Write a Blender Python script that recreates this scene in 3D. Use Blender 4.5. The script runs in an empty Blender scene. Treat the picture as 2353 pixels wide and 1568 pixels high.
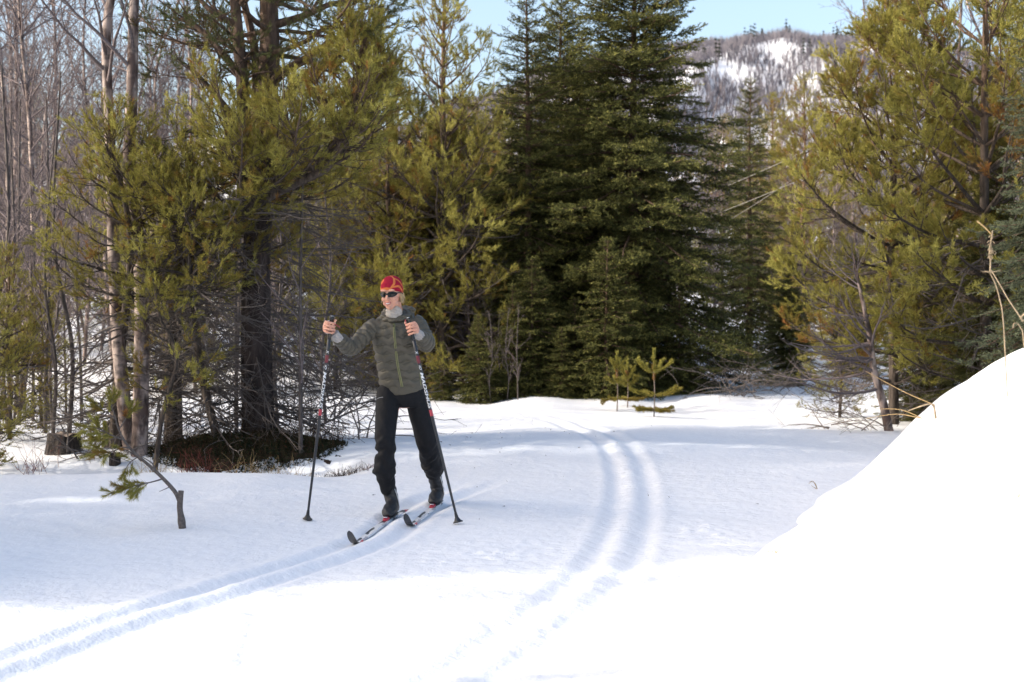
import bpy, bmesh, math
import numpy as np
from mathutils import Vector, Matrix

sc = bpy.context.scene
COL = sc.collection
R = math.radians

# ------------------------------------------------------------------ camera
CAM_Z, F, CX, CY = 1.46, 3267.6, 1176.5, 784.0
PITCH = math.atan((784.0 - 717.0) / F)
cam_d = bpy.data.cameras.new("camera")
cam_d.sensor_width = 36.0
cam_d.lens = 36.0 * F / 2353.0
cam_d.clip_start = 0.1
cam_d.clip_end = 6000.0
cam_d.dof.use_dof = True
cam_d.dof.focus_distance = 10.3
cam_d.dof.aperture_fstop = 3.2
cam = bpy.data.objects.new("camera", cam_d)
COL.objects.link(cam)
cam.location = (0, 0, CAM_Z)
cam.rotation_euler = (math.pi / 2 - PITCH, 0, 0)
sc.camera = cam

# ------------------------------------------------------------------ sky, sun, exposure
SUN_EL, SUN_AZ = 26.0, -102.0          # azimuth clockwise from +Y (the view axis): the sun stands to the left
world = bpy.data.worlds.new("World")
sc.world = world
world.use_nodes = True
wn = world.node_tree
sky = wn.nodes.new("ShaderNodeTexSky")
sky.sky_type = 'NISHITA'
sky.sun_disc = False
sky.sun_elevation = R(SUN_EL)
sky.sun_rotation = R(SUN_AZ)
sky.altitude = 0
sky.air_density = 1.0
sky.dust_density = 4.0
sky.ozone_density = 1.0
wn.links.new(sky.outputs[0], wn.nodes["Background"].inputs[0])
wn.nodes["Background"].inputs[1].default_value = 0.15
sun_d = bpy.data.lights.new("sun", 'SUN')
sun_d.energy = 2.05
sun_d.angle = R(0.53)
sun_d.color = (1.0, 0.93, 0.83)
sun = bpy.data.objects.new("sun", sun_d)
COL.objects.link(sun)
sdir = Vector((math.sin(R(SUN_AZ)) * math.cos(R(SUN_EL)), math.cos(R(SUN_AZ)) * math.cos(R(SUN_EL)), math.sin(R(SUN_EL))))
sun.rotation_euler = sdir.to_track_quat('Z', 'Y').to_euler()
sun.location = sdir * 60
vs = sc.view_settings
vs.view_transform = 'Standard'
vs.look = 'None'
vs.exposure = 1.3
vs.gamma = 1.0
vs.use_curve_mapping = False
sc.render.engine = 'CYCLES'
sc.cycles.use_denoising = True
try:
    sc.cycles.denoiser = 'OPENIMAGEDENOISE'
    sc.cycles.denoising_input_passes = 'RGB_ALBEDO_NORMAL'
    sc.cycles.denoising_prefilter = 'ACCURATE'
except Exception:
    pass
sc.cycles.max_bounces = 6
sc.cycles.diffuse_bounces = 3
sc.cycles.glossy_bounces = 2
sc.cycles.transmission_bounces = 3
sc.cycles.transparent_max_bounces = 6

# ------------------------------------------------------------------ helpers
def P(px, py, d):
    """point at world depth d (metres along +Y) seen at a pixel of the 2353 px wide view"""
    u, v = (px - CX) / F, (CY - py) / F
    cp, sp = math.cos(PITCH), math.sin(PITCH)
    t = d / (cp + v * sp)
    return np.array([t * u, d, CAM_Z + t * (v * cp - sp)])

def bx(px, d):
    return (px - CX) / F * d

def nrm(v):
    return v / (np.linalg.norm(v, axis=-1, keepdims=True) + 1e-9)

def sstep(a, b, x):
    t = np.clip((x - a) / (b - a), 0, 1)
    return t * t * (3 - 2 * t)

def spline(pts, n):
    """Catmull-Rom through pts, n samples"""
    p = np.asarray(pts, float)
    p = np.vstack([2 * p[0] - p[1], p, 2 * p[-1] - p[-2]])
    m = len(p) - 3
    t = np.linspace(0, m - 1e-6, n)
    i = t.astype(int); f = (t - i)[:, None]
    a, b, c, d = p[i], p[i + 1], p[i + 2], p[i + 3]
    return 0.5 * (2 * b + (c - a) * f + (2 * a - 5 * b + 4 * c - d) * f ** 2 + (3 * b - a - 3 * c + d) * f ** 3)

def tag(o, label=None, cat=None, group=None, kind=None):
    if label: o['label'] = label
    if cat: o['category'] = cat
    if group: o['group'] = group
    if kind: o['kind'] = kind
    return o

def empty(name, loc=(0, 0, 0), label=None, cat=None, group=None, rz=0.0, scale=1.0):
    o = bpy.data.objects.new(name, None)
    o.empty_display_size = 0.2
    COL.objects.link(o)
    o.location = loc
    o.rotation_euler = (0, 0, rz)
    o.scale = (scale, scale, scale)
    return tag(o, label, cat, group)

def link(name, me, parent=None, mat=None):
    if mat is not None and not me.materials:
        me.materials.append(mat)
    o = bpy.data.objects.new(name, me)
    COL.objects.link(o)
    if parent is not None:
        o.parent = parent
        if name in ('twigs', 'crown', 'branches', 'dead_branches', 'needles', 'shrub_leaves', 'hair', 'seed_head', 'blade', 'umbel'):
            o['kind'] = 'stuff'
    return o

def copy_tree(o, parent=None):
    c = o.copy()
    COL.objects.link(c)
    if parent is not None:
        c.parent = parent
    for ch in list(o.children):
        copy_tree(ch, c)
    return c

class Geo:
    """collects vertices, tris and quads with a per-vertex tint and builds ONE mesh"""
    def __init__(self):
        self.v, self.q, self.t, self.c, self.n = [], [], [], [], 0
    def add(self, v, quads=None, tris=None, tint=0.5):
        v = np.asarray(v, float).reshape(-1, 3)
        if quads is not None and len(quads): self.q.append(np.asarray(quads).reshape(-1, 4) + self.n)
        if tris is not None and len(tris): self.t.append(np.asarray(tris).reshape(-1, 3) + self.n)
        self.v.append(v)
        self.c.append(np.broadcast_to(np.asarray(tint, float), (len(v),)) if np.ndim(tint) == 0 else np.asarray(tint, float))
        self.n += len(v)
        return self
    def mesh(self, name, smooth=True):
        me = bpy.data.meshes.new(name)
        v = np.concatenate(self.v)
        q = np.concatenate(self.q) if self.q else np.zeros((0, 4), int)
        t = np.concatenate(self.t) if self.t else np.zeros((0, 3), int)
        me.vertices.add(len(v)); me.vertices.foreach_set("co", v.astype(np.float32).ravel())
        loops = np.concatenate([q.ravel(), t.ravel()]).astype(np.int32)
        me.loops.add(len(loops)); me.loops.foreach_set("vertex_index", loops)
        st = np.concatenate([np.arange(len(q)) * 4, len(q) * 4 + np.arange(len(t)) * 3]).astype(np.int32)
        me.polygons.add(len(st)); me.polygons.foreach_set("loop_start", st)
        me.polygons.foreach_set("use_smooth", np.full(len(st), smooth, dtype=bool))
        at = me.attributes.new("tint", 'FLOAT', 'POINT')
        at.data.foreach_set("value", np.concatenate(self.c).astype(np.float32))
        me.update(calc_edges=True)
        me.validate()
        return me
    # --- batch of tubes: Pp (B,N,3), Rr (B,N)
    def tubes(self, Pp, Rr, S=3, tint=0.5, cap=False):
        Pp = np.asarray(Pp, float); Rr = np.asarray(Rr, float)
        B, N, _ = Pp.shape
        if B == 0: return self
        T = nrm(np.gradient(Pp, axis=1))
        ref = np.cross(T[:, :1], np.where(np.abs(T[:, :1, 2:]) > .8, [1., .1, 0.], [0.1, 0., 1.]))
        U = nrm(ref - (ref * T).sum(-1, keepdims=True) * T)
        V = np.cross(T, U)
        a = np.arange(S) * 2 * math.pi / S
        ring = U[:, :, None] * np.cos(a)[:, None] + V[:, :, None] * np.sin(a)[:, None]
        verts = Pp[:, :, None] + Rr[:, :, None, None] * ring
        idx = np.arange(B * N * S).reshape(B, N, S)
        q = np.stack([idx[:, :-1], np.roll(idx, -1, 2)[:, :-1], np.roll(idx, -1, 2)[:, 1:], idx[:, 1:]], -1)
        tt = tint if np.ndim(tint) == 0 else np.repeat(np.asarray(tint), N * S)
        vv = verts.reshape(-1, 3)
        tris = []
        if cap:
            for b in range(B):
                for k, flip in ((0, True), (N - 1, False)):
                    r = idx[b, k]
                    for j in range(1, S - 1):
                        tris.append((r[0], r[j + 1], r[j]) if flip else (r[0], r[j], r[j + 1]))
        return self.add(vv, quads=q, tris=tris if tris else None, tint=tt)
    # --- batch of needles: one slim triangle each
    def needles(self, base, d, ln, w, rng, tint=0.5):
        n = len(base)
        d = nrm(d)
        side = nrm(np.cross(d, rng.normal(size=(n, 3)))) * (w * .5)[:, None]
        v = np.stack([base + side, base - side, base + d * ln[:, None]], 1)
        f = np.arange(n * 3).reshape(n, 3)
        tt = tint if np.ndim(tint) == 0 else np.repeat(tint, 3)
        return self.add(v.reshape(-1, 3), tris=f, tint=tt)

def samp(Pp, Rr, bi, t):
    N = Pp.shape[1]
    s = t * (N - 1)
    i = np.minimum(s.astype(int), N - 2); f = (s - i)[:, None]
    a, b = Pp[bi, i], Pp[bi, i + 1]
    return a * (1 - f) + b * f, nrm(b - a), Rr[bi, i] * (1 - f[:, 0]) + Rr[bi, i + 1] * f[:, 0]

def plen(Pp):
    return np.linalg.norm(np.diff(Pp, axis=1), axis=-1).sum(1)

def sprout(pos, d, length, r0, rng, npts=4, ups=0.0, wig=0.1, tip=0.25, pull=None):
    """polylines that start at pos along d, bending up by ups per segment"""
    B = len(pos)
    seg = (length / (npts - 1))[:, None]
    out = [pos]; d = nrm(d); p = pos
    ups = np.broadcast_to(np.asarray(ups, float), (npts - 1,)) if np.ndim(ups) < 2 else ups
    for k in range(npts - 1):
        p = p + d * seg
        out.append(p)
        dz = np.zeros((B, 3)); dz[:, 2] = ups[k]
        d = nrm(d + dz + rng.normal(size=(B, 3)) * wig)
    Pp = np.stack(out, 1)
    Rr = r0[:, None] * np.linspace(1, tip, npts)[None]
    return Pp, Rr

def grow(Pp, Rr, rng, dens, tmin, tmax, lfn, ang, astd=0.15, flat=0.0, npts=4, ups=0.0, wig=0.1, rfac=0.6, rmin=0.0015, up0=0.0, tip=0.3):
    """side shoots on every polyline of (Pp,Rr): dens per metre"""
    L = plen(Pp)
    cnt = np.maximum(1, (L * dens * (tmax - tmin) + rng.uniform(0, 1, len(L))).astype(int))
    bi = np.repeat(np.arange(len(L)), cnt)
    t = rng.uniform(tmin, tmax, len(bi))
    pos, tan, rad = samp(Pp, Rr, bi, t)
    h = nrm(np.cross(tan, [0, 0, 1.0]) + 1e-6) * np.where(rng.random(len(bi)) < .5, 1, -1)[:, None]
    rp = nrm(np.cross(tan, rng.normal(size=(len(bi), 3))))
    perp = nrm(h * flat + rp * (1 - flat))
    a = rng.normal(ang, astd, len(bi))[:, None]
    d = tan * np.cos(a) + perp * np.sin(a)
    d[:, 2] += up0
    ln = lfn(L[bi], t, rng.random(len(bi)))
    r0 = np.maximum(rad * rfac, rmin)
    r0 = np.minimum(r0, np.maximum(ln * .03, rmin))
    Q, S = sprout(pos, d, ln, r0, rng, npts, ups, wig, tip)
    S = np.maximum(S, rmin * .7)
    return Q, S, bi, t

def pine_needles(g, Pp, Rr, rng, per_m, ln, w, ang=(.55, .2), tmin=0.0, tint=None, tstd=.06):
    L = plen(Pp)
    if Rr is None: Rr = np.zeros(Pp.shape[:2])
    cnt = np.maximum(3, (L * per_m).astype(int))
    bi = np.repeat(np.arange(len(L)), cnt)
    t = tmin + (1 - tmin) * rng.random(len(bi)) ** .8
    pos, tan, _ = samp(Pp, Rr, bi, t)
    perp = nrm(np.cross(tan, rng.normal(size=(len(bi), 3))))
    a = np.clip(rng.normal(ang[0], ang[1], len(bi)), .1, 1.4)[:, None]
    d = tan * np.cos(a) + perp * np.sin(a)
    base_t = tint[bi] if tint is not None else np.full(len(bi), .5)
    tt = np.clip(base_t + rng.normal(0, tstd, len(bi)), 0, 1)
    g.needles(pos, d, ln * rng.uniform(.7, 1.15, len(bi)), w * rng.uniform(.8, 1.2, len(bi)), rng, tt)

# ------------------------------------------------------------------ materials
def new_mat(name):
    m = bpy.data.materials.new(name)
    m.use_nodes = True
    return m, m.node_tree, m.node_tree.nodes["Principled BSDF"]

def plain(name, col, rough=0.6, spec=0.3, metal=0.0, bump=0.0, bscale=60.0, var=0.0):
    m, nt, b = new_mat(name)
    b.inputs['Base Color'].default_value = (*col, 1)
    b.inputs['Roughness'].default_value = rough
    b.inputs['Specular IOR Level'].default_value = spec
    b.inputs['Metallic'].default_value = metal
    if bump or var:
        tc = nt.nodes.new('ShaderNodeTexCoord')
        no = nt.nodes.new('ShaderNodeTexNoise'); no.inputs['Scale'].default_value = bscale; no.inputs['Detail'].default_value = 5
        nt.links.new(tc.outputs['Object'], no.inputs['Vector'])
        if bump:
            bp = nt.nodes.new('ShaderNodeBump'); bp.inputs['Strength'].default_value = bump; bp.inputs['Distance'].default_value = .01
            nt.links.new(no.outputs[0], bp.inputs['Height']); nt.links.new(bp.outputs[0], b.inputs['Normal'])
        if var:
            r = nt.nodes.new('ShaderNodeValToRGB')
            r.color_ramp.elements[0].position = .3; r.color_ramp.elements[1].position = .7
            r.color_ramp.elements[0].color = (*[c * (1 - var) for c in col], 1)
            r.color_ramp.elements[1].color = (*[min(1, c * (1 + var)) for c in col], 1)
            nt.links.new(no.outputs[0], r.inputs[0]); nt.links.new(r.outputs[0], b.inputs['Base Color'])
    return m

def needle_mat(name, stops, trans=0.22, rough=.55):
    """colour by the tint each needle carries (old, green, fresh)"""
    m, nt, b = new_mat(name)
    at = nt.nodes.new('ShaderNodeAttribute'); at.attribute_name = 'tint'
    r = nt.nodes.new('ShaderNodeValToRGB')
    el = r.color_ramp.elements
    el[0].position, el[0].color = stops[0][0], (*stops[0][1], 1)
    el[1].position, el[1].color = stops[-1][0], (*stops[-1][1], 1)
    for p, c in stops[1:-1]:
        e = el.new(p); e.color = (*c, 1)
    nt.links.new(at.outputs['Fac'], r.inputs[0])
    nt.links.new(r.outputs[0], b.inputs['Base Color'])
    b.inputs['Roughness'].default_value = rough
    b.inputs['Specular IOR Level'].default_value = .08
    tr = nt.nodes.new('ShaderNodeBsdfTranslucent')
    nt.links.new(r.outputs[0], tr.inputs[0])
    mx = nt.nodes.new('ShaderNodeMixShader'); mx.inputs[0].default_value = trans
    nt.links.new(b.outputs[0], mx.inputs[1]); nt.links.new(tr.outputs[0], mx.inputs[2])
    nt.links.new(mx.outputs[0], nt.nodes['Material Output'].inputs[0])
    return m

def bark_mat(name, low, high=None, z0=2.5, z1=4.0, scale=(14, 14, 3), bump=.8, contrast=.55):
    m, nt, b = new_mat(name)
    tc = nt.nodes.new('ShaderNodeTexCoord')
    mp = nt.nodes.new('ShaderNodeMapping'); mp.inputs['Scale'].default_value = scale
    nt.links.new(tc.outputs['Object'], mp.inputs[0])
    no = nt.nodes.new('ShaderNodeTexNoise'); no.inputs['Scale'].default_value = 1.6; no.inputs['Detail'].default_value = 6; no.inputs['Roughness'].default_value = .65
    vo = nt.nodes.new('ShaderNodeTexVoronoi'); vo.feature = 'DISTANCE_TO_EDGE'; vo.inputs['Scale'].default_value = 1.3
    nt.links.new(mp.outputs[0], no.inputs['Vector']); nt.links.new(mp.outputs[0], vo.inputs['Vector'])
    def ramp(c):
        r = nt.nodes.new('ShaderNodeValToRGB')
        r.color_ramp.elements[0].position = .36; r.color_ramp.elements[1].position = .68
        r.color_ramp.elements[0].color = (*[k * (1 - contrast) for k in c], 1)
        r.color_ramp.elements[1].color = (*[min(.9, k * (1 + contrast * .6)) for k in c], 1)
        nt.links.new(no.outputs[0], r.inputs[0])
        return r.outputs[0]
    c0 = ramp(low)
    if high:
        c1 = ramp(high)
        sx = nt.nodes.new('ShaderNodeSeparateXYZ'); nt.links.new(tc.outputs['Object'], sx.inputs[0])
        mr = nt.nodes.new('ShaderNodeMapRange'); mr.inputs[1].default_value = z0; mr.inputs[2].default_value = z1
        nt.links.new(sx.outputs[2], mr.inputs[0])
        mx = nt.nodes.new('ShaderNodeMix'); mx.data_type = 'RGBA'
        nt.links.new(mr.outputs[0], mx.inputs['Factor']); nt.links.new(c0, mx.inputs['A']); nt.links.new(c1, mx.inputs['B'])
        c0 = mx.outputs['Result']
    nt.links.new(c0, b.inputs['Base Color'])
    b.inputs['Roughness'].default_value = .85; b.inputs['Specular IOR Level'].default_value = .15
    ad = nt.nodes.new('ShaderNodeMath'); ad.operation = 'ADD'
    nt.links.new(no.outputs[0], ad.inputs[0]); nt.links.new(vo.outputs[0], ad.inputs[1])
    bp = nt.nodes.new('ShaderNodeBump'); bp.inputs['Strength'].default_value = bump; bp.inputs['Distance'].default_value = .03
    nt.links.new(ad.outputs[0], bp.inputs['Height']); nt.links.new(bp.outputs[0], b.inputs['Normal'])
    return m

def birch_mat():
    m, nt, b = new_mat("birch_bark")
    tc = nt.nodes.new('ShaderNodeTexCoord')
    mp = nt.nodes.new('ShaderNodeMapping'); mp.inputs['Scale'].default_value = (6, 6, 9)
    nt.links.new(tc.outputs['Object'], mp.inputs[0])
    no = nt.nodes.new('ShaderNodeTexNoise'); no.inputs['Scale'].default_value = 1.4; no.inputs['Detail'].default_value = 4
    nt.links.new(mp.outputs[0], no.inputs['Vector'])
    mp2 = nt.nodes.new('ShaderNodeMapping'); mp2.inputs['Scale'].default_value = (7, 7, 2.2)
    nt.links.new(tc.outputs['Object'], mp2.inputs[0])
    n2 = nt.nodes.new('ShaderNodeTexNoise'); n2.inputs['Scale'].default_value = 1.5; n2.inputs['Detail'].default_value = 6
    nt.links.new(mp2.outputs[0], n2.inputs['Vector'])
    r = nt.nodes.new('ShaderNodeValToRGB')
    r.color_ramp.elements[0].position = .30; r.color_ramp.elements[0].color = (.07, .052, .046, 1)
    r.color_ramp.elements[1].position = .5; r.color_ramp.elements[1].color = (.34, .265, .23, 1)
    nt.links.new(no.outputs[0], r.inputs[0])
    r2 = nt.nodes.new('ShaderNodeValToRGB')
    r2.color_ramp.elements[0].position = .45; r2.color_ramp.elements[0].color = (.22, .17, .16, 1)
    r2.color_ramp.elements[1].position = .6; r2.color_ramp.elements[1].color = (1, 1, 1, 1)
    nt.links.new(n2.outputs[0], r2.inputs[0])
    mx = nt.nodes.new('ShaderNodeMix'); mx.data_type = 'RGBA'; mx.blend_type = 'MULTIPLY'; mx.inputs['Factor'].default_value = 1
    nt.links.new(r.outputs[0], mx.inputs['A']); nt.links.new(r2.outputs[0], mx.inputs['B'])
    nt.links.new(mx.outputs['Result'], b.inputs['Base Color'])
    b.inputs['Roughness'].default_value = .7
    bp = nt.nodes.new('ShaderNodeBump'); bp.inputs['Strength'].default_value = .5; bp.inputs['Distance'].default_value = .01
    nt.links.new(n2.outputs[0], bp.inputs['Height']); nt.links.new(bp.outputs[0], b.inputs['Normal'])
    return m

def snow_mat(name, litter=True):
    m, nt, b = new_mat(name)
    tc = nt.nodes.new('ShaderNodeTexCoord')
    b.inputs['Base Color'].default_value = (.83, .835, .845, 1)
    b.inputs['Roughness'].default_value = .55
    b.inputs['Specular IOR Level'].default_value = .2
    n1 = nt.nodes.new('ShaderNodeTexNoise'); n1.inputs['Scale'].default_value = 9; n1.inputs['Detail'].default_value = 8; n1.inputs['Roughness'].default_value = .6
    n2 = nt.nodes.new('ShaderNodeTexNoise'); n2.inputs['Scale'].default_value = 85; n2.inputs['Detail'].default_value = 4
    nt.links.new(tc.outputs['Object'], n1.inputs['Vector']); nt.links.new(tc.outputs['Object'], n2.inputs['Vector'])
    ad = nt.nodes.new('ShaderNodeMath'); ad.operation = 'MULTIPLY_ADD'; ad.inputs[1].default_value = .16
    nt.links.new(n2.outputs[0], ad.inputs[0]); nt.links.new(n1.outputs[0], ad.inputs[2])
    bp = nt.nodes.new('ShaderNodeBump'); bp.inputs['Strength'].default_value = .5; bp.inputs['Distance'].default_value = .04
    nt.links.new(ad.outputs[0], bp.inputs['Height']); nt.links.new(bp.outputs[0], b.inputs['Normal'])
    # needle litter and dust: stains with their own shape
    n3 = nt.nodes.new('ShaderNodeTexNoise'); n3.inputs['Scale'].default_value = 38; n3.inputs['Detail'].default_value = 3
    nt.links.new(tc.outputs['Object'], n3.inputs['Vector'])
    n4 = nt.nodes.new('ShaderNodeTexNoise'); n4.inputs['Scale'].default_value = .5; n4.inputs['Detail'].default_value = 3
    nt.links.new(tc.outputs['Object'], n4.inputs['Vector'])
    r = nt.nodes.new('ShaderNodeValToRGB')
    r.color_ramp.elements[0].position = .70; r.color_ramp.elements[0].color = (0, 0, 0, 1)
    r.color_ramp.elements[1].position = .78; r.color_ramp.elements[1].color = (.5, .5, .5, 1)
    nt.links.new(n3.outputs[0], r.inputs[0])
    mu = nt.nodes.new('ShaderNodeMath'); mu.operation = 'MULTIPLY'
    nt.links.new(r.outputs[0], mu.inputs[0]); nt.links.new(n4.outputs[0], mu.inputs[1])
    mx = nt.nodes.new('ShaderNodeMix'); mx.data_type = 'RGBA'
    mx.inputs['A'].default_value = (.83, .835, .845, 1); mx.inputs['B'].default_value = (.35, .3, .25, 1)
    nt.links.new(mu.outputs[0], mx.inputs['Factor']); nt.links.new(mx.outputs['Result'], b.inputs['Base Color'])
    return m

M = {}
M['snow'] = snow_mat("snow")
M['pine'] = needle_mat("pine_needles", [(0, (.30, .13, .045)), (.18, (.26, .165, .043)), (.38, (.215, .182, .043)), (.7, (.28, .255, .06)), (1, (.40, .37, .10))], .34)
M['pine_dark'] = needle_mat("old_pine_needles", [(0, (.12, .075, .03)), (.25, (.07, .075, .028)), (.7, (.085, .098, .038)), (1, (.14, .15, .05))])
M['spruce'] = needle_mat("spruce_needles", [(0, (.065, .052, .022)), (.35, (.055, .063, .023)), (.65, (.125, .127, .04)), (1, (.31, .29, .085))], .2)  # last stop lightened so the tips look sunlit
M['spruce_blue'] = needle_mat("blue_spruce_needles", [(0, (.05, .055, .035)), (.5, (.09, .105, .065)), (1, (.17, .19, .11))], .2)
M['pine_bark'] = bark_mat("pine_bark", (.075, .06, .05), (.2, .125, .08), 2.6, 5.5)
M['old_bark'] = bark_mat("old_pine_bark", (.06, .046, .042), (.15, .098, .068), 2.9, 5.2, (9, 9, 2.4), 1.0)
M['spruce_bark'] = bark_mat("spruce_bark", (.13, .085, .06))
M['twig'] = bark_mat("dead_twigs", (.135, .115, .105), scale=(30, 30, 30), bump=.2, contrast=.35)
M['birch'] = birch_mat()
M['birch_twig'] = bark_mat("birch_twigs", (.165, .135, .135), scale=(30, 30, 30), bump=.2, contrast=.3)
M['pale_twig'] = bark_mat("pale_twigs", (.21, .17, .14), scale=(30, 30, 30), bump=.2, contrast=.4)
M['sapling'] = bark_mat("sapling_bark", (.10, .085, .078), scale=(20, 20, 6), bump=.3, contrast=.45)
M['stump'] = bark_mat("stump_bark", (.045, .037, .033), scale=(12, 12, 4), bump=1.0)

# ------------------------------------------------------------------ terrain
_rs = np.random.default_rng(5)
_W = [(_rs.normal(size=2) * k, _rs.uniform(0, 6.28), a) for k, a, n in
      ((.35, .030, 6), (.9, .013, 8), (2.2, .0035, 10), (5.5, .0007, 10)) for _ in range(n)]

def und(x, y):
    z = np.zeros_like(x)
    for k, ph, a in _W:
        z += a * np.sin(k[0] * x + k[1] * y + ph)
    return z

TRACK_L = spline([(-3.6, 2.6), (-2.75, 4.3), (-2.16, 5.85), (-1.88, 6.8), (-1.48, 7.77), (-1.12, 8.7), (-.90, 9.4), (-.785, 10.3), (-.685, 10.9), (-.56, 11.4), (-.15, 12.6), (.22, 14.5), (.42, 16.5)], 160)
TRACK_R = spline([(-1.3, 3.2), (-.62, 4.6), (-.23, 5.58), (.05, 6.44), (.35, 7.39), (.57, 8.29), (.75, 9.44), (.95, 11.2), (1.07, 13.1), (1.02, 14.9), (.84, 16.8), (.44, 19.5), (-.5, 22.8)], 160)

def dist_poly(x, y, pl):
    """signed lateral distance to a polyline and the running index along it"""
    best = np.full(x.shape, 1e9); sgn = np.zeros(x.shape); idx = np.zeros(x.shape)
    for i in range(len(pl) - 1):
        a, b = pl[i], pl[i + 1]
        d = b - a; L2 = (d ** 2).sum()
        m = (np.abs(x - a[0]) < 1.4) & (np.abs(y - a[1]) < 1.4)
        if not m.any(): continue
        xm, ym = x[m], y[m]
        t = np.clip(((xm - a[0]) * d[0] + (ym - a[1]) * d[1]) / L2, 0, 1)
        dx, dy = xm - a[0] - t * d[0], ym - a[1] - t * d[1]
        dd = np.hypot(dx, dy)
        s = np.sign(d[0] * (ym - a[1]) - d[1] * (xm - a[0]))
        bm = best[m]; k = dd < bm
        bm[k] = dd[k]; best[m] = bm
        sm = sgn[m]; sm[k] = s[k]; sgn[m] = sm
        im = idx[m]; im[k] = (i + t)[k]; idx[m] = im
    return best * sgn, idx

def lump(x, y, k=1.0):
    return (np.sin(17 * k * x + 3 * np.sin(9 * k * y)) * np.sin(19 * k * y + 2.5 * np.sin(13 * k * x + 1.3)) +
            .6 * np.sin(41 * k * x + 2 * np.sin(23 * k * y)) * np.sin(37 * k * y + 1.7)) * .6

TOE = np.array([(-40, -3.0), (0, -1.2), (4, -.25), (6, .45), (7, .85), (8, 1.25), (9, 1.64), (10, 1.96), (11, 2.36), (12, 2.9), (14, 4.4), (16, 6.4), (20, 11.0), (40, 30)], float)

def bank_h(x, y):
    xt = np.interp(y, TOE[:, 0], TOE[:, 1]) + .05 * np.sin(2.1 * y) + .03 * np.sin(5.3 * y + 1)
    d = (x - xt)
    H = np.interp(y, [-2, 1, 3, 5, 7, 8, 9, 10, 11, 12, 14, 17], [0, .02, .5, 1.3, 1.37, 1.27, 1.15, 1.03, .93, .78, .42, .0])
    Wd = np.interp(y, [0, 5, 6, 7, 8, 10, 14], [2.9, 2.6, 2.35, 2.0, 1.7, 1.36, 1.7])
    t = np.clip(d / Wd, 0, None)
    s = np.where(t < 1, t * t * (3 - 2 * t), 1.0)
    s = .62 * s + .38 * np.clip(t, 0, 1) ** np.interp(y, [6, 8.5], [1.5, .8])
    back = sstep(2.2, 5.5, d)
    h = H * s * (1 - .75 * back)
    h += .02 * np.sin(2.3 * d + 1.1 * y) * sstep(.1, .8, d)
    h += (.014 * lump(x, y, .2) + .006 * lump(x, y, .7)) * sstep(.02, .4, d)
    return np.maximum(h, 0), d

def zg(x, y):
    """snow surface without ski tracks and without the ploughed bank"""
    x = np.asarray(x, float); y = np.asarray(y, float)
    amp = .35 + .65 * sstep(11.5, 14.5, y) + .5 * sstep(1.7, 3.0, -x) * sstep(15, 8, y)
    z = und(x, y) * np.minimum(amp, 1.2)
    # trail shoulder on the left, the hollow behind it and the knoll that carries the old pine
    left = sstep(-1.3, -2.3, x)
    z = z + .07 * left * np.exp(-((y - 12.1) / .9) ** 2)
    z = z - .20 * sstep(-1.2, -1.9, x) * sstep(-6.2, -4.6, x) * np.exp(-((y - 13.45) / .62) ** 2)
    z = z + .10 * np.exp(-(((x + 2.75) / 1.5) ** 2 + ((y - 14.75) / .85) ** 2))
    z = z + .16 * sstep(-4.6, -6.5, x) * np.exp(-((y - 16.5) / 2.2) ** 2)
    # low swell in front of the spruces
    z = z + (.10 + .05 * np.sin(1.9 * x + .5) + .03 * np.sin(4.3 * x)) * np.exp(-((y - 23.2) / 1.6) ** 2) * sstep(-3.5, -1.5, x)
    # rise into the wood and the valley side behind
    r = np.where(y > 0, x / np.maximum(y, 1), 0)
    lw = sstep(-.02, -.16, r)
    z = z + np.maximum(y - 26, 0) ** 1.0 * (.022 + .055 * lw) * (1 - sstep(70, 160, y) * .6)
    z = z + 20 * sstep(60, 360, y) * sstep(-.05, .12, r)
    return z

def axis(fine0, fine1, step, lo, hi, g):
    a = list(np.arange(fine0, fine1, step))
    s = step; v = a[-1]
    while v < hi:
        s *= g; v += s; a.append(v)
    s = step; v = a[0]; b = []
    while v > lo:
        s *= g; v -= s; b.append(v)
    return np.array(b[::-1] + a)

def grid_faces(ny, nx):
    i = np.arange(ny * nx).reshape(ny, nx)
    return np.stack([i[:-1, :-1], i[:-1, 1:], i[1:, 1:], i[1:, :-1]], -1).reshape(-1, 4)

xs = axis(-3.3, 2.4, .024, -900, 900, 1.07)
ys = axis(4.9, 12.5, .028, -60, 900, 1.045)
X, Y = np.meshgrid(xs, ys)
Z = zg(X, Y)
fade = sstep(24, 17, Y)
near = (np.abs(X) < 5) & (Y > 2) & (Y < 26)
for pl, wid, dep in ((TRACK_L, .125, .030), (TRACK_R, .132, .019)):
    d = np.full(X.shape, 9.0); ii = np.zeros(X.shape)
    d[near], ii[near] = dist_poly(X[near], Y[near], pl)
    rag = .008 * np.sin(1.3 * ii)
    fade = sstep(24, 17, Y) if pl is TRACK_R else sstep(12.6, 11.0, Y)
    for s in (-1, 1):
        q = (d - s * wid + rag * .5)
        prof = np.exp(-(np.abs(q) / .066) ** 2.2)
        Z -= dep * prof * fade
        Z += (.006 + .0015 * lump(X, Y, .35)) * np.exp(-((np.abs(q) - .115) / .05) ** 2) * fade
    Z -= .012 * np.exp(-(np.abs(d) / .5) ** 4) * fade
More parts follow.
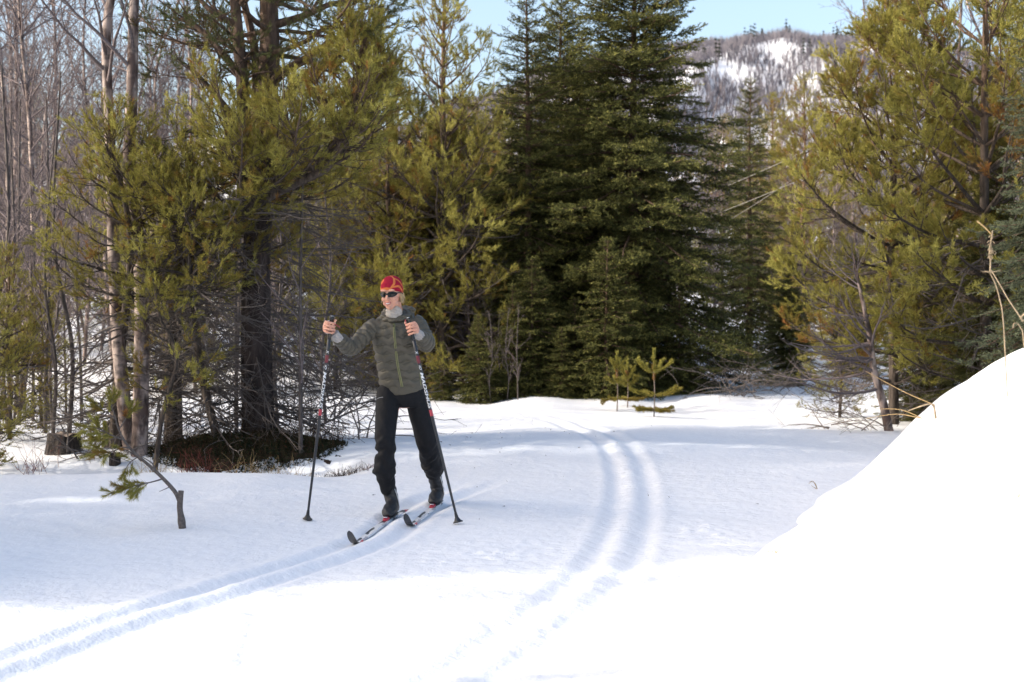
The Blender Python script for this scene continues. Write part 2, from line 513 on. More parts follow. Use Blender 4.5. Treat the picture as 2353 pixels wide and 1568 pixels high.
# kicked-up crumbs beside the right track and pole pricks
crumb = np.clip(lump(X, Y, 1.3) - .15, 0, 1) * .03
Z += crumb * np.exp(-(((X - .05) / .45) ** 2 + ((Y - 6.7) / .8) ** 2))
Z += crumb * np.exp(-(((X - 1.28) / .22) ** 2 + ((Y - 9.6) / .5) ** 2))
Z += crumb * .8 * np.exp(-(((X + .2) / .5) ** 2 + ((Y - 8.7) / .5) ** 2))
Z += .003 * lump(X, Y, .22) * sstep(3.5, 2.0, np.abs(X)) * fade
# the thin straight furrow in the foreground
fa, fb = np.array([-1.26, 6.98]), np.array([-1.06, 5.45])
dv = fb - fa; tt = ((X - fa[0]) * dv[0] + (Y - fa[1]) * dv[1]) / (dv ** 2).sum()
dq = np.abs((X - fa[0]) * dv[1] - (Y - fa[1]) * dv[0]) / np.linalg.norm(dv)
Z -= .012 * np.exp(-(dq / .022) ** 2) * sstep(-.03, .02, tt) * sstep(1.6, 1.2, tt)
Z -= .022 * np.exp(-(((X - fa[0]) / .05) ** 2 + ((Y - fa[1]) / .05) ** 2))
g = Geo(); g.add(np.stack([X, Y, Z], -1), quads=grid_faces(len(ys), len(xs)))
ground = tag(link("snow_ground", g.mesh("snow_ground"), None, M['snow']), kind='structure')

bxs = np.arange(-1.2, 8.0, .036); bys = np.arange(.6, 17.2, .036)
BX, BY = np.meshgrid(bxs, bys)
BH, BD = bank_h(BX, BY)
def plan_of(px, py):
    d_ = np.arange(4.0, 14.0, .01)
    p = np.array([P(px, py, q) for q in d_])
    k = np.argmax(p[:, 2] < zg(p[:, 0], p[:, 1]) + bank_h(p[:, 0], p[:, 1])[0])
    return p[k, :2]
# stem-shadow lines up the bank, put into its shape as two soft furrows
for pts_, dep_, wid_ in (([(1450, 1552), (1650, 1512), (1850, 1402), (2030, 1310), (2200, 1235), (2380, 1140)], .13, .075), ([(1690, 1545), (1800, 1470), (1900, 1362), (1990, 1275), (2050, 1180), (2110, 1080)], .09, .08)):
    fl_ = spline(np.array([plan_of(*q) for q in pts_]), 60)
    fd_, fi_ = dist_poly(BX, BY, fl_)
    ff_ = sstep(0, 8, fi_) * sstep(59, 50, fi_)
    BH = BH - (dep_ * np.exp(-(fd_ / wid_) ** 2) - .018 * np.exp(-((np.abs(fd_) - .14) / .07) ** 2)) * ff_ * sstep(.03, .12, BH)
BZ = zg(BX, BY) + BH - .03 * np.exp(-BH / .02)
BZ = np.where((BX > 7.8) | (BY > 17.0), BZ - .05, BZ)
fq = grid_faces(len(bys), len(bxs))
keep = (BH.ravel()[fq] > .0005).any(1)
g = Geo(); g.add(np.stack([BX, BY, BZ], -1), quads=fq[keep])
bank_me = g.mesh("snow_bank")
bm = bmesh.new(); bm.from_mesh(bank_me)
bmesh.ops.delete(bm, geom=[v for v in bm.verts if not v.link_faces], context='VERTS')
bm.to_mesh(bank_me); bm.free()
tag(link("snow_bank", bank_me, None, M['snow']), kind='structure')

def gz(x, y):
    return float(zg(np.array([x]), np.array([y]))[0])
def bankz(x, y):
    return gz(x, y) + float(bank_h(np.array([x]), np.array([y]))[0][0])
# ------------------------------------------------------------------ far hill
rng = np.random.default_rng(11)
HC = np.array([(-1500, 640), (-900, 520), (0, 430), (500, 300), (900, 300), (1100, 225), (1350, 150), (1580, 104), (1690, 88), (1780, 97), (1900, 78), (2000, 92), (2100, 110), (2353, 150), (2900, 260), (3900, 420)], float)
na, nr = 260, 90
pa = np.linspace(-1500, 3900, na); rr = np.linspace(430, 1250, nr)
PA, RR = np.meshgrid(pa, rr)
az = np.arctan((PA - CX) / F)
top = np.interp(PA, HC[:, 0], HC[:, 1]) + 38
ridge_z = 1.46 + (717 - top) / F * 1000
def hill_noise(a, r):
    return (9 * np.sin(a * 61 + r * .011) + 7 * np.sin(a * 113 - r * .017 + 1) + 5 * np.sin(a * 31 + r * .03) + 3.5 * np.sin(a * 190 + r * .024 + 2) + 2.5 * np.sin(a * 90 - r * .06))
prof = sstep(430, 1000, RR) ** .85 * (1 - .55 * sstep(1000, 1250, RR))
step_ = 5 * np.sin(RR * .028 + 3 * np.sin(az * 26)) * sstep(520, 700, RR) * sstep(1000, 900, RR)
HZ = 20 + (ridge_z - 20) * prof + .16 * hill_noise(az, RR) * sstep(430, 650, RR) * (.25 + .75 * sstep(1000, 880, RR)) * np.clip((ridge_z) / 150, 0, 1) + step_ * np.clip(ridge_z / 150, 0, 1)
HX, HY = RR * np.tan(az), RR
g = Geo(); g.add(np.stack([HX, HY, HZ], -1), quads=grid_faces(nr, na))
tag(link("hill", g.mesh("hill"), None, snow_mat("hill_snow")), kind='structure')

def hill_at(i, j):
    i0 = np.clip(i.astype(int), 0, nr - 2); j0 = np.clip(j.astype(int), 0, na - 2)
    fi, fj = (i - i0)[:, None], (j - j0)[:, None]
    pts = np.stack([HX, HY, HZ], -1)
    return (pts[i0, j0] * (1 - fi) * (1 - fj) + pts[i0 + 1, j0] * fi * (1 - fj) + pts[i0, j0 + 1] * (1 - fi) * fj + pts[i0 + 1, j0 + 1] * fi * fj)

M['far_birch'] = plain("far_bare_wood", (.16, .15, .17), .9, .1)
M['far_spruce'] = plain("far_spruces", (.04, .048, .035), .9, .1)
n = 70000
ii = rng.uniform(2, 68, n); jj = rng.uniform(100, 212, n)
base = hill_at(ii, jj)
dn = np.sin(jj * .9 + 2 * np.sin(ii * .33)) + np.sin(jj * .37 - ii * .41 + 1) + .8 * np.sin(ii * .9 + jj * .15) + rng.normal(0, 1.3, n)
base = base[(dn > -.55) | (ii < 14) | (jj < 138)]
g = Geo()
for k in range(5):
    n2 = len(base)
    h = rng.uniform(4.5, 8.5, n2)
    d = np.stack([rng.normal(0, .23, n2), rng.normal(0, .23, n2), np.ones(n2)], 1)
    if k == 0: d[:, :2] *= .2
    off = np.zeros((n2, 3)); off[:, 2] = 0 if k == 0 else h * rng.uniform(.1, .3, n2)
    g.needles(base + off, d, h * (1 if k == 0 else .75), rng.uniform(.25, .6, n2) * (1.1 if k else .8), rng)
tag(link("distant_birch_wood", g.mesh("distant_birch_wood"), None, M['far_birch']), label="bare grey birch wood covering the distant snowy hill", cat="wood", kind='stuff')
n = 1500
ii = rng.uniform(4, 58, n); jj = rng.uniform(100, 212, n)
dn = np.sin(jj * .5 + ii * .23) + np.sin(jj * .21 - ii * .3 + 2)
k = dn + rng.normal(0, .5, n) > .75
base = hill_at(ii[k], jj[k])
g = Geo()
hh_ = 6 + 6 * rng.random(len(base))
g.needles(base - [0, 0, 1], np.tile([0, 0, 1.0], (len(base), 1)), hh_ + 1.5, np.full(len(base), 1.5), rng)
for lay in range(5):
    n2 = len(base); h = hh_
    for s in range(6):
        a = s * 1.047 + rng.uniform(0, 1, n2)
        d = np.stack([np.cos(a), np.sin(a), np.full(n2, -.45)], 1)
        b = base.copy(); b[:, 2] += h * (1 - lay * .19)
        g.needles(b, d, (1.0 + lay * .42) * rng.uniform(.7, 1.1, n2), np.full(n2, 1.6), rng)
tag(link("distant_spruces", g.mesh("distant_spruces"), None, M['far_spruce']), label="dark spruces scattered over the distant snowy hill", cat="wood", kind='stuff')

# ------------------------------------------------------------------ tree builders
def make_spruce(seed, H, Rm, nwh=26, dens=13.0, npm=70, nl=.03, nw=.011, open_top=0.0, mats=('spruce_bark', 'spruce'), bare=.02, droop=1.0, expo=.75):
    """-> (trunk mesh, crown mesh): whorled boughs, drooping below and rising at the tips"""
    rng = np.random.default_rng(seed)
    zs = np.linspace(0, H, 12)
    st = np.stack([.02 * np.sin(zs * 1.1 + seed), .02 * np.cos(zs * .9), zs], 1)
    tr = Geo(); tr.tubes(st[None], (.0125 * H * (1 - zs / H) ** .9 + .006)[None], 9)
    wz = H * (bare + (1 - bare) * np.linspace(0, 1, nwh) ** 1.0)
    pos, az, el, ln, r0 = [], [], [], [], []
    for i, z in enumerate(wz[:-1]):
        t = z / H
        for sub in range(2):
            m = 6 if sub == 0 else 4
            a0 = rng.uniform(0, 6.28)
            zz = z + (0 if sub == 0 else (H / nwh) * rng.uniform(.3, .7))
            tt = min(zz / H, .985)
            for k in range(m):
                pos.append((0, 0, zz)); az.append(a0 + k * 6.283 / m + rng.normal(0, .2))
                L = Rm * (1 - tt) ** expo * rng.uniform(.72, 1.12) * (1 if sub == 0 else .72)
                ln.append(max(L, .12)); el.append(np.interp(tt, [0, .25, .6, .85, 1], [-.28, -.18, .12, .55, .95]) + rng.normal(0, .08)); r0.append(.006 + .008 * L)
    pos = np.array(pos, float); az = np.array(az); el = np.array(el); ln = np.array(ln); r0 = np.array(r0)
    d = np.stack([np.cos(az) * np.cos(el), np.sin(az) * np.cos(el), np.sin(el)], 1)
    B1, R1 = sprout(pos, d, ln, r0, rng, 7, np.array([-.10, -.06, 0, .07, .13, .18]) * droop, .05, .25)
    tr.tubes(B1, R1, 4)
    B2, R2, bi, t2 = grow(B1, R1, rng, dens * 2.2, .08, .98, lambda L, t, u: np.clip(.5 * L * (1.02 - t) ** .8 + .06, .08, .52) * (.65 + .5 * u), .95, .15, .8, 3, -.05, .08, .5, .002)
    B3, R3, bj, t3 = grow(B2, R2, rng, 20, .15, .98, lambda L, t, u: np.clip(.45 * L * (1.1 - t), .035, .13) * (.7 + .6 * u), .8, .2, .6, 2, 0, .05, .5, .002)
    cr = Geo()
    cr.tubes(B2, R2, 3, .1)
    # brighter fresh tips outside, tinted to look sunlit; dull needles inside
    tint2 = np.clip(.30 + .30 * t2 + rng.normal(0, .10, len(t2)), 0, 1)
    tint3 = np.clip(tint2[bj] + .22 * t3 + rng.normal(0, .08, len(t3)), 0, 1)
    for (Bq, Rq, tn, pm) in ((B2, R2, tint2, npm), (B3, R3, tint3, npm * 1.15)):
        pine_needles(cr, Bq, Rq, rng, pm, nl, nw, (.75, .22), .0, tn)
    Bt = np.stack([B1[:, -3], B1[:, -2], B1[:, -1]], 1)
    pine_needles(cr, Bt, None, rng, npm * 1.3, nl * 1.1, nw, (.6, .2), .0, np.full(len(Bt), .8))
    top = st[None, -3:]
    pine_needles(cr, top, None, rng, npm * 1.6, nl * 1.15, nw, (.6, .2), .0, np.array([.75]))
    return tr.mesh("spruce_trunk"), cr.mesh("spruce_crown", False)

def make_pine(seed, stem, rad0, cb, Lmax, step=.33, per=5, shape=None, sh_len=.11, shoots=24.0, l2=13, npm=260, nl=.05, nw=.0055, up=.10, el=(.15, .9),
              dead=0.0, dead_z=(0.1, .35), dead_len=1.0, clump=0.0, crook=.10, avoid=None, tshift=0.0):
    """-> trunk, branches, crown, dead branches (or None).  stem: points relative to the base"""
    rng = np.random.default_rng(seed)
    sp = spline(stem, 26)
    L = np.concatenate([[0], np.cumsum(np.linalg.norm(np.diff(sp, axis=0), axis=1))])
    tot = L[-1]
    rad = rad0 * (1 - L / tot) ** .8 + .009
    tr = Geo(); tr.tubes(sp[None], rad[None], 10)
    pos, dr, ln, r0, tv = [], [], [], [], []
    s = cb * tot
    while s < tot - .12:
        t = s / tot
        m = per + int(rng.integers(-1, 2)); a0 = rng.uniform(0, 6.28)
        c = np.array([np.interp(s, L, sp[:, i]) for i in range(3)]); rr_ = np.interp(s, L, rad)
        sh = (shape(t) if shape else (1 - t) ** .7)
        for k in range(m):
            a = a0 + k * 6.283 / m + rng.normal(0, .25)
            ll = Lmax * sh * rng.uniform(.6, 1.15)
            dvec = np.array([math.cos(a), math.sin(a), 0])
            if avoid is not None and rng.random() < avoid(a, t): continue
            e = np.interp(t, [cb, 1], el) + rng.normal(0, .12)
            pos.append(c); ln.append(max(ll, .16)); r0.append(min(rr_ * .55, .008 + .011 * ll)); tv.append(t)
            dr.append(np.array([math.cos(a) * math.cos(e), math.sin(a) * math.cos(e), math.sin(e)]))
        s += step * rng.uniform(.75, 1.2) * (1 if t < .8 else .7)
    pos, dr, ln, r0 = np.array(pos), np.array(dr), np.array(ln), np.array(r0)
    B1, R1 = sprout(pos, dr, ln, r0, rng, 8, up * np.linspace(0, 1.6, 7), crook, .22)
    br = Geo(); br.tubes(B1, R1, 5)
    B2, R2, bi, t2 = grow(B1, R1, rng, l2, .28 if clump == 0 else .28 + .3 * clump, 1.0, lambda L_, t, u: np.clip(.38 * L_ * (1.05 - t) ** .7 + .10, .12, .6) * (.65 + .55 * u), .85, .2, .55, 4, .10, .10, .55, .003, .08)
    br.tubes(B2, R2, 3)
    B3, R3, bj, t3 = grow(B2, R2, rng, shoots, .3, 1.0, lambda L_, t, u: sh_len * (.6 + .8 * u), .6, .25, .3, 3, .16, .06, .6, .0025, .22)
    br.tubes(B3, R3, 3)
    # leaders at bough ends
    tipB = np.stack([B2[:, -2], B2[:, -1]], 1)
    tip1 = np.stack([B1[:, -2], B1[:, -1], B1[:, -1] + nrm(B1[:, -1] - B1[:, -2] + [0, 0, .03]) * sh_len], 1)
    cr = Geo()
    tb = np.clip(rng.normal(.58, .17, len(B1)) + tshift, .12, 1)
    tt2 = np.clip(tb[bi] + .18 * (t2 - .6) + rng.normal(0, .10, len(bi)), 0.02, 1)
    tt3 = np.clip(tt2[bj] + .12 * (t3 - .5) + rng.normal(0, .08, len(bj)) + .1 * (rng.random(len(bj)) < .1), 0, 1)
    tt3[rng.random(len(tt3)) < .02] = .08
    pine_needles(cr, B3, R3, rng, npm, nl, nw, (.6, .2), .15, tt3)
    pine_needles(cr, tipB, None, rng, npm, nl, nw, (.6, .2), .0, tt2 + .05)
    pine_needles(cr, tip1, None, rng, npm * 1.1, nl, nw, (.55, .2), .0, tb + .1)
    lead = sp[-4:][None]
    pine_needles(cr, lead, None, rng, npm * 1.5, nl * 1.05, nw, (.5, .15), .1, np.array([.75]))
    db = None
    if dead:
        db = dead_branches(rng, sp, L, rad, tot, dead, dead_z, dead_len)
    return tr.mesh("pine_trunk"), br.mesh("pine_branches"), cr.mesh("pine_crown", False), db

def dead_branches(rng, sp, L, rad, tot, n, zr, dl, azf=None, e0=-.15, ups=(-.12, -.06, .02, .08, .14, .18)):
    n = int(n)
    s = rng.uniform(zr[0], zr[1], n) * tot
    c = np.stack([np.interp(s, L, sp[:, i]) for i in range(3)], 1)
    a = rng.uniform(0, 6.283, n) if azf is None else azf(rng, n)
    e = rng.normal(e0, .22, n)
    d = np.stack([np.cos(a) * np.cos(e), np.sin(a) * np.cos(e), np.sin(e)], 1)
    B1, R1 = sprout(c, d, dl * rng.uniform(.55, 1.2, n), rng.uniform(.006, .015, n), rng, 7, np.array(ups), .10, .25)
    B2, R2, _, _ = grow(B1, R1, rng, 8, .2, 1, lambda L_, t, u: np.clip(.5 * L_ * (1.1 - t), .1, .7) * (.6 + .6 * u), .75, .25, .4, 4, .05, .14, .6, .0028)
    B3, R3, _, _ = grow(B2, R2, rng, 10, .2, 1, lambda L_, t, u: np.clip(.5 * L_, .06, .28) * (.5 + .8 * u), .7, .3, .2, 3, .05, .15, .7, .0019)
    g = Geo(); g.tubes(B1, R1, 4); g.tubes(B2, R2, 3); g.tubes(B3, R3, 3)
    return g.mesh("dead_branches")

def make_birch(seed, stem, rad0, cb=.25, n1=26, L1=1.8, dens2=5.5, dens3=8, dens4=9, levels=4, e=(.65, .2), rmin=.0026, l1=None):
    """bare tree -> trunk, twigs"""
    rng = np.random.default_rng(seed)
    sp = spline(stem, 24)
    L = np.concatenate([[0], np.cumsum(np.linalg.norm(np.diff(sp, axis=0), axis=1))]); tot = L[-1]
    rad = rad0 * (1 - L / tot) ** .75 + .006
    tr = Geo(); tr.tubes(sp[None], rad[None], 10)
    s = np.sort(rng.uniform(cb, .97, n1)) * tot
    c = np.stack([np.interp(s, L, sp[:, i]) for i in range(3)], 1); rr_ = np.interp(s, L, rad)
    a = rng.uniform(0, 6.283, n1) if l1 is None else l1(rng, n1); el = rng.normal(e[0], e[1], n1)
    d = np.stack([np.cos(a) * np.cos(el), np.sin(a) * np.cos(el), np.sin(el)], 1)
    B1, R1 = sprout(c, d, L1 * (1.15 - s / tot) ** .6 * rng.uniform(.6, 1.2, n1), np.minimum(rr_ * .5, .022), rng, 8, np.linspace(.02, .12, 7), .09, .2)
    tw = Geo(); tw.tubes(B1, R1, 5)
    B2, R2, _, _ = grow(B1, R1, rng, dens2, .15, 1, lambda L_, t, u: np.clip(.5 * L_ * (1.1 - t) + .1, .15, 1.1) * (.6 + .6 * u), .62, .2, .15, 5, .06, .10, .55, rmin * 1.4)
    tw.tubes(B2, R2, 3)
    B3, R3, _, _ = grow(B2, R2, rng, dens3, .15, 1, lambda L_, t, u: np.clip(.5 * L_, .1, .5) * (.5 + .8 * u), .6, .25, .1, 4, .03, .12, .6, rmin)
    tw.tubes(B3, R3, 3)
    if levels > 3:
        B4, R4, _, _ = grow(B3, R3, rng, dens4, .2, 1, lambda L_, t, u: np.clip(.5 * L_, .05, .22) * (.5 + .8 * u), .6, .3, .0, 3, .0, .12, .6, rmin * .85)
        tw.tubes(B4, R4, 3)
    return tr.mesh("birch_trunk"), tw.mesh("birch_twigs")

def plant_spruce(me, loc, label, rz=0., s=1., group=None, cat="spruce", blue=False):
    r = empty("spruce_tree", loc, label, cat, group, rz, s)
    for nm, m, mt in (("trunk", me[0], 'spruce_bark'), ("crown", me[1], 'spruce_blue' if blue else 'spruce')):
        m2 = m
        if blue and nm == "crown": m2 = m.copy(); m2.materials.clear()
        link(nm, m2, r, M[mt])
    return r

def plant_pine(me, loc, label, rz=0., s=1., group=None, bark='pine_bark', leaf='pine', name="pine_tree"):
    r = empty(name, loc, label, "pine", group, rz, s)
    link("trunk", me[0], r, M[bark]); link("branches", me[1], r, M['pine_bark' if bark != 'old_bark' else 'old_bark'])
    link("crown", me[2], r, M[leaf])
    if me[3] is not None: link("dead_branches", me[3], r, M['twig'])
    return r

def plant_birch(me, loc, label, rz=0., s=1., group=None, bark='birch', name="birch_tree", cat="birch", twig='birch_twig'):
    r = empty(name, loc, label, cat, group, rz, s)
    link("trunk", me[0], r, M[bark]); link("twigs", me[1], r, M[twig])
    return r

def at(x, y, dz=-.03):
    return (x, y, gz(x, y) + dz)

# ------------------------------------------------------------------ the big old pine on its knoll, left of the skier
x0, y0 = bx(595, 15.0), 15.0
rel = lambda px, py, d: P(px, py, d) - np.array([x0, y0, gz(x0, y0) - .05])
stemA = [(0, 0, 0), rel(592, 900, 15.0), rel(588, 700, 15.0), rel(592, 540, 15.05), rel(606, 420, 15.1), rel(612, 260, 15.15), rel(620, 100, 15.2), rel(618, -60, 15.3), rel(640, -420, 15.4), rel(650, -760, 15.4)]
def old_shape(t): return np.interp(t, [.42, .6, .8, 1], [.9, 1.0, .8, .2])
old = make_pine(3, stemA, .175, .50, 2.1, .34, 5, old_shape, .12, 20, 11, 230, .055, .006, .05, (-.05, .6), dead=0, clump=.8, crook=.2)
r = plant_pine(old, (x0, y0, gz(x0, y0) - .05), "thick dark old pine on the bare heather knoll left of the skier", bark='old_bark', leaf='pine_dark')
# flared foot and second and third stems that part from the trunk
rng = np.random.default_rng(31)
def limb_pts(*pp): return spline(np.array(pp), 18)
fork = Geo()
lm = [([rel(590, 520, 15.05), rel(572, 430, 15.0), rel(562, 330, 14.9), rel(558, 200, 14.8), rel(545, 60, 14.7), rel(530, -120, 14.7), rel(520, -300, 14.7)], .10),
      ([rel(600, 470, 15.05), rel(590, 330, 15.3), rel(590, 200, 15.5), rel(583, 100, 15.6), rel(556, -20, 15.7), rel(540, -200, 15.7)], .075),
      ([rel(616, 200, 15.15), rel(660, 160, 15.0), rel(710, 130, 14.9), rel(770, 90, 14.8), rel(820, 70, 14.8)], .055),
      ([rel(612, 250, 15.15), rel(650, 235, 15.3), rel(700, 170, 15.4), rel(760, 140, 15.5), rel(800, 110, 15.6)], .05),
      ([rel(575, 430, 15.0), rel(530, 360, 14.8), rel(470, 310, 14.6), rel(420, 300, 14.5)], .05),
      ([rel(560, 300, 14.9), rel(520, 250, 14.8), rel(470, 190, 14.7), rel(430, 150, 14.7)], .05),
      ([rel(556, 180, 14.8), rel(500, 110, 14.8), rel(450, 60, 14.8), rel(400, 40, 14.9)], .045),
      ([rel(620, 60, 15.2), rel(690, 40, 15.2), rel(760, 10, 15.2), rel(830, 0, 15.3)], .05),
      ([rel(545, 60, 14.7), rel(480, 20, 14.6), rel(430, -40, 14.6)], .04)]
LB = np.stack([limb_pts(*p) for p, _ in lm]); LR = np.stack([q * np.linspace(1, .35, 18) for _, q in lm])
fork.tubes(LB, LR, 8)
link("limb", fork.mesh("forked_limbs"), r, M['old_bark'])
B2, R2, bi, t2 = grow(LB, LR, rng, 9, .30, 1, lambda L_, t, u: .35 + .55 * u, .8, .25, .3, 6, .05, .2, .4, .004)
B2b, R2b, bib, t2b = grow(B2, R2, rng, 12, .55, 1, lambda L_, t, u: .18 + .3 * u, .8, .25, .3, 4, .08, .15, .5, .003)
B3, R3, bj, t3 = grow(B2b, R2b, rng, 22, .3, 1, lambda L_, t, u: .12 * (.6 + .8 * u), .6, .25, .2, 3, .14, .06, .6, .0025, .2)
tw = Geo(); tw.tubes(B2, R2, 4); tw.tubes(B2b, R2b, 3); tw.tubes(B3, R3, 3)
link("branches", tw.mesh("limb_twigs"), r, M['old_bark'])
cr = Geo(); tn = np.clip(rng.normal(.5, .2, len(B2))[bib][bj] + rng.normal(0, .1, len(bj)), 0, 1)
pine_needles(cr, B3, R3, rng, 210, .055, .006, (.65, .2), .1, tn)
link("crown", cr.mesh("limb_needles", False), r, M['pine_dark'])
# long bare lower branches that arc out and turn up at the tips
sp = spline(stemA, 60); Ls = np.concatenate([[0], np.cumsum(np.linalg.norm(np.diff(sp, axis=0), axis=1))])
def side_az(rg, n): return np.where(rg.random(n) < .55, rg.normal(0, .75, n), rg.normal(math.pi, .75, n)) + rg.normal(0, .25, n)
db = dead_branches(rng, sp, Ls, np.full(60, .15), Ls[-1], 120, (.03, .36), 1.35, side_az, -.18)
link("dead_branches", db, r, M['twig'])
# roots flare
fl = Geo()
fa_ = np.linspace(0, 6.283, 7)[:-1]
FB = np.stack([[(.05 * math.cos(a), .05 * math.sin(a), .55), (.11 * math.cos(a), .11 * math.sin(a), .22), (.18 * math.cos(a), .18 * math.sin(a), .04), (.27 * math.cos(a), .27 * math.sin(a), -.10)] for a in fa_])
fl.tubes(FB, np.tile([.08, .08, .05, .02], (6, 1)), 7)
link("root_flare", fl.mesh("root_flare"), r, M['old_bark'])

# ------------------------------------------------------------------ leaning bushy pine and the young pine left of it
x0, y0 = bx(397, 15.4), 15.4
b0 = np.array(at(x0, y0))
rel = lambda px, py, d: P(px, py, d) - b0
stem = [(0, 0, 0), rel(398, 850, 15.4), rel(400, 700, 15.2), rel(420, 600, 14.8), rel(495, 541, 14.3), rel(571, 476, 14.1), rel(680, 420, 14.0), rel(762, 375, 14.0), rel(805, 270, 14.0), rel(830, 150, 14.0), rel(832, 15, 14.0)]
leanP = make_pine(8, stem, .095, .40, 1.5, .19, 6, lambda t: np.interp(t, [.35, .5, .7, .86, 1], [.75, 1.0, .9, .42, .10]), .11, 24, 14, 260, .05, .0055, .16, (.25, 1.0), dead=90, dead_z=(.08, .62), dead_len=1.1)
plant_pine(leanP, tuple(b0), "big bushy olive pine with leaning stem, its pointed top above the skier")
x0, y0 = bx(262, 14.9), 14.9
b0 = np.array(at(x0, y0)); rel = lambda px, py, d: P(px, py, d) - b0
stem = [(0, 0, 0), rel(268, 900, 14.8), rel(290, 700, 14.5), rel(300, 560, 14.2), rel(280, 430, 14.0), rel(255, 330, 13.9), rel(250, 235, 13.8)]
youngL = make_pine(9, stem, .05, .45, 1.05, .24, 5, lambda t: np.interp(t, [.3, .5, .75, 1], [.85, 1.0, .7, .15]), .10, 24, 14, 250, .05, .0055, .16, (.2, 1.0), dead=70, dead_z=(.06, .5), dead_len=1.0)
plant_pine(youngL, tuple(b0), "young olive pine growing among the two pink birch trunks")
# bushy crown part between them: a third young pine
x0, y0 = bx(470, 13.9), 14.6
b0 = np.array(at(x0, y0)); rel = lambda px, py, d: P(px, py, d) - b0
stem = [(0, 0, 0), rel(462, 850, 14.6), rel(440, 650, 14.3), rel(420, 520, 14.0), rel(405, 420, 13.9), rel(395, 345, 13.9)]
mid = make_pine(10, stem, .04, .52, 1.05, .24, 5, lambda t: np.interp(t, [.4, .6, .8, 1], [1.0, .9, .6, .15]), .10, 24, 14, 250, .05, .0055, .16, (.1, .9), dead=70, dead_z=(.06, .55), dead_len=1.1)
plant_pine(mid, tuple(b0), "slender young pine between the dark pine trunk and the birches")

# generic young pine, old-field pine and tall pine
P3 = make_pine(21, [(0, 0, 0), (.05, 0, 1.2), (-.03, .04, 2.6), (.03, 0, 4.0), (0, 0, 5.2)], .052, .05, 1.5, .27, 5, lambda t: np.interp(t, [.1, .35, .7, 1], [.85, 1, .6, .1]), .11, 22, 13, 210, .052, .0065, .14, (.1, .95), dead=50, dead_z=(.02, .4), dead_len=1.0)
P5 = make_pine(22, [(0, 0, 0), (.1, .05, 2.0), (0, 0, 4.0), (.08, 0, 6.0), (.05, 0, 8.6)], .088, .11, 1.9, .36, 5, lambda t: np.interp(t, [.2, .45, .75, 1], [.8, 1, .7, .15]), .12, 20, 12, 190, .055, .0075, .10, (-.05, .8), dead=50, dead_z=(.03, .4), dead_len=1.2, clump=.4, crook=.13)

# pine sapling in front of the birches, its stem swept up
x0, y0 = bx(352, 13.75), 13.75
b0 = np.array(at(x0, y0)); rel = lambda px, py, d: P(px, py, d) - b0
sapl = make_pine(12, [(0, 0, 0), rel(372, 960, 13.7), rel(395, 880, 13.7), rel(406, 830, 13.7), rel(395, 780, 13.7), rel(368, 730, 13.7), rel(352, 640, 13.7)], .018, .42, .48, .2, 4, lambda t: np.interp(t, [.4, .7, 1], [1, .8, .3]), .10, 20, 12, 260, .05, .0055, .16, (.2, .8))
plant_pine(sapl, tuple(b0), "thin crooked pine sapling with yellowish tufts in front of the birch trunks", name="pine_sapling")
# low pine at the left edge and the small one beside it
plant_pine(P3, at(bx(20, 15.6), 15.6), "low bushy pine cut by the left edge of the picture", 1.3, .42)
plant_pine(P3, at(bx(-70, 13.6), 13.6), "pine bough bearing tree leaning in at the left frame edge", 2.6, .50)
plant_pine(P3, at(bx(95, 17.4), 17.4), "dark small pine behind the left thicket of saplings", 4.0, .38)

# ------------------------------------------------------------------ the two pink birches
x0, y0 = bx(318, 14.3), 14.3
b0 = np.array(at(x0, y0)); rel = lambda px, py, d: P(px, py, d) - b0
stem = [(0, 0, 0), rel(323, 950, 14.3), rel(326, 700, 14.3), rel(318, 560, 14.3), rel(297, 400, 14.3), rel(303, 220, 14.3), rel(308, 0, 14.35), rel(320, -300, 14.4), rel(330, -700, 14.5), rel(330, -900, 14.5)]
bA = make_birch(41, stem, .078, .38, 20, 2.0, 4.2, 6, 7, 4, (.8, .18))
plant_birch(bA, tuple(b0), "pale pinkish birch with straight stem, right one of the pair by the stump")
x0, y0 = bx(300, 14.6), 14.6
b0 = np.array(at(x0, y0)); rel = lambda px, py, d: P(px, py, d) - b0
stem = [(0, 0, 0), rel(286, 940, 14.6), rel(270, 760, 14.6), rel(262, 600, 14.6), rel(254, 350, 14.6), rel(247, 200, 14.6), rel(245, 60, 14.6), rel(262, -60, 14.7), rel(262, -300, 14.7), rel(250, -800, 14.8)]
bB = make_birch(42, stem, .070, .42, 18, 1.9, 4.2, 6, 7, 4, (.8, .18))
plant_birch(bB, tuple(b0), "darker birch with bent stem, left one of the pair by the stump")

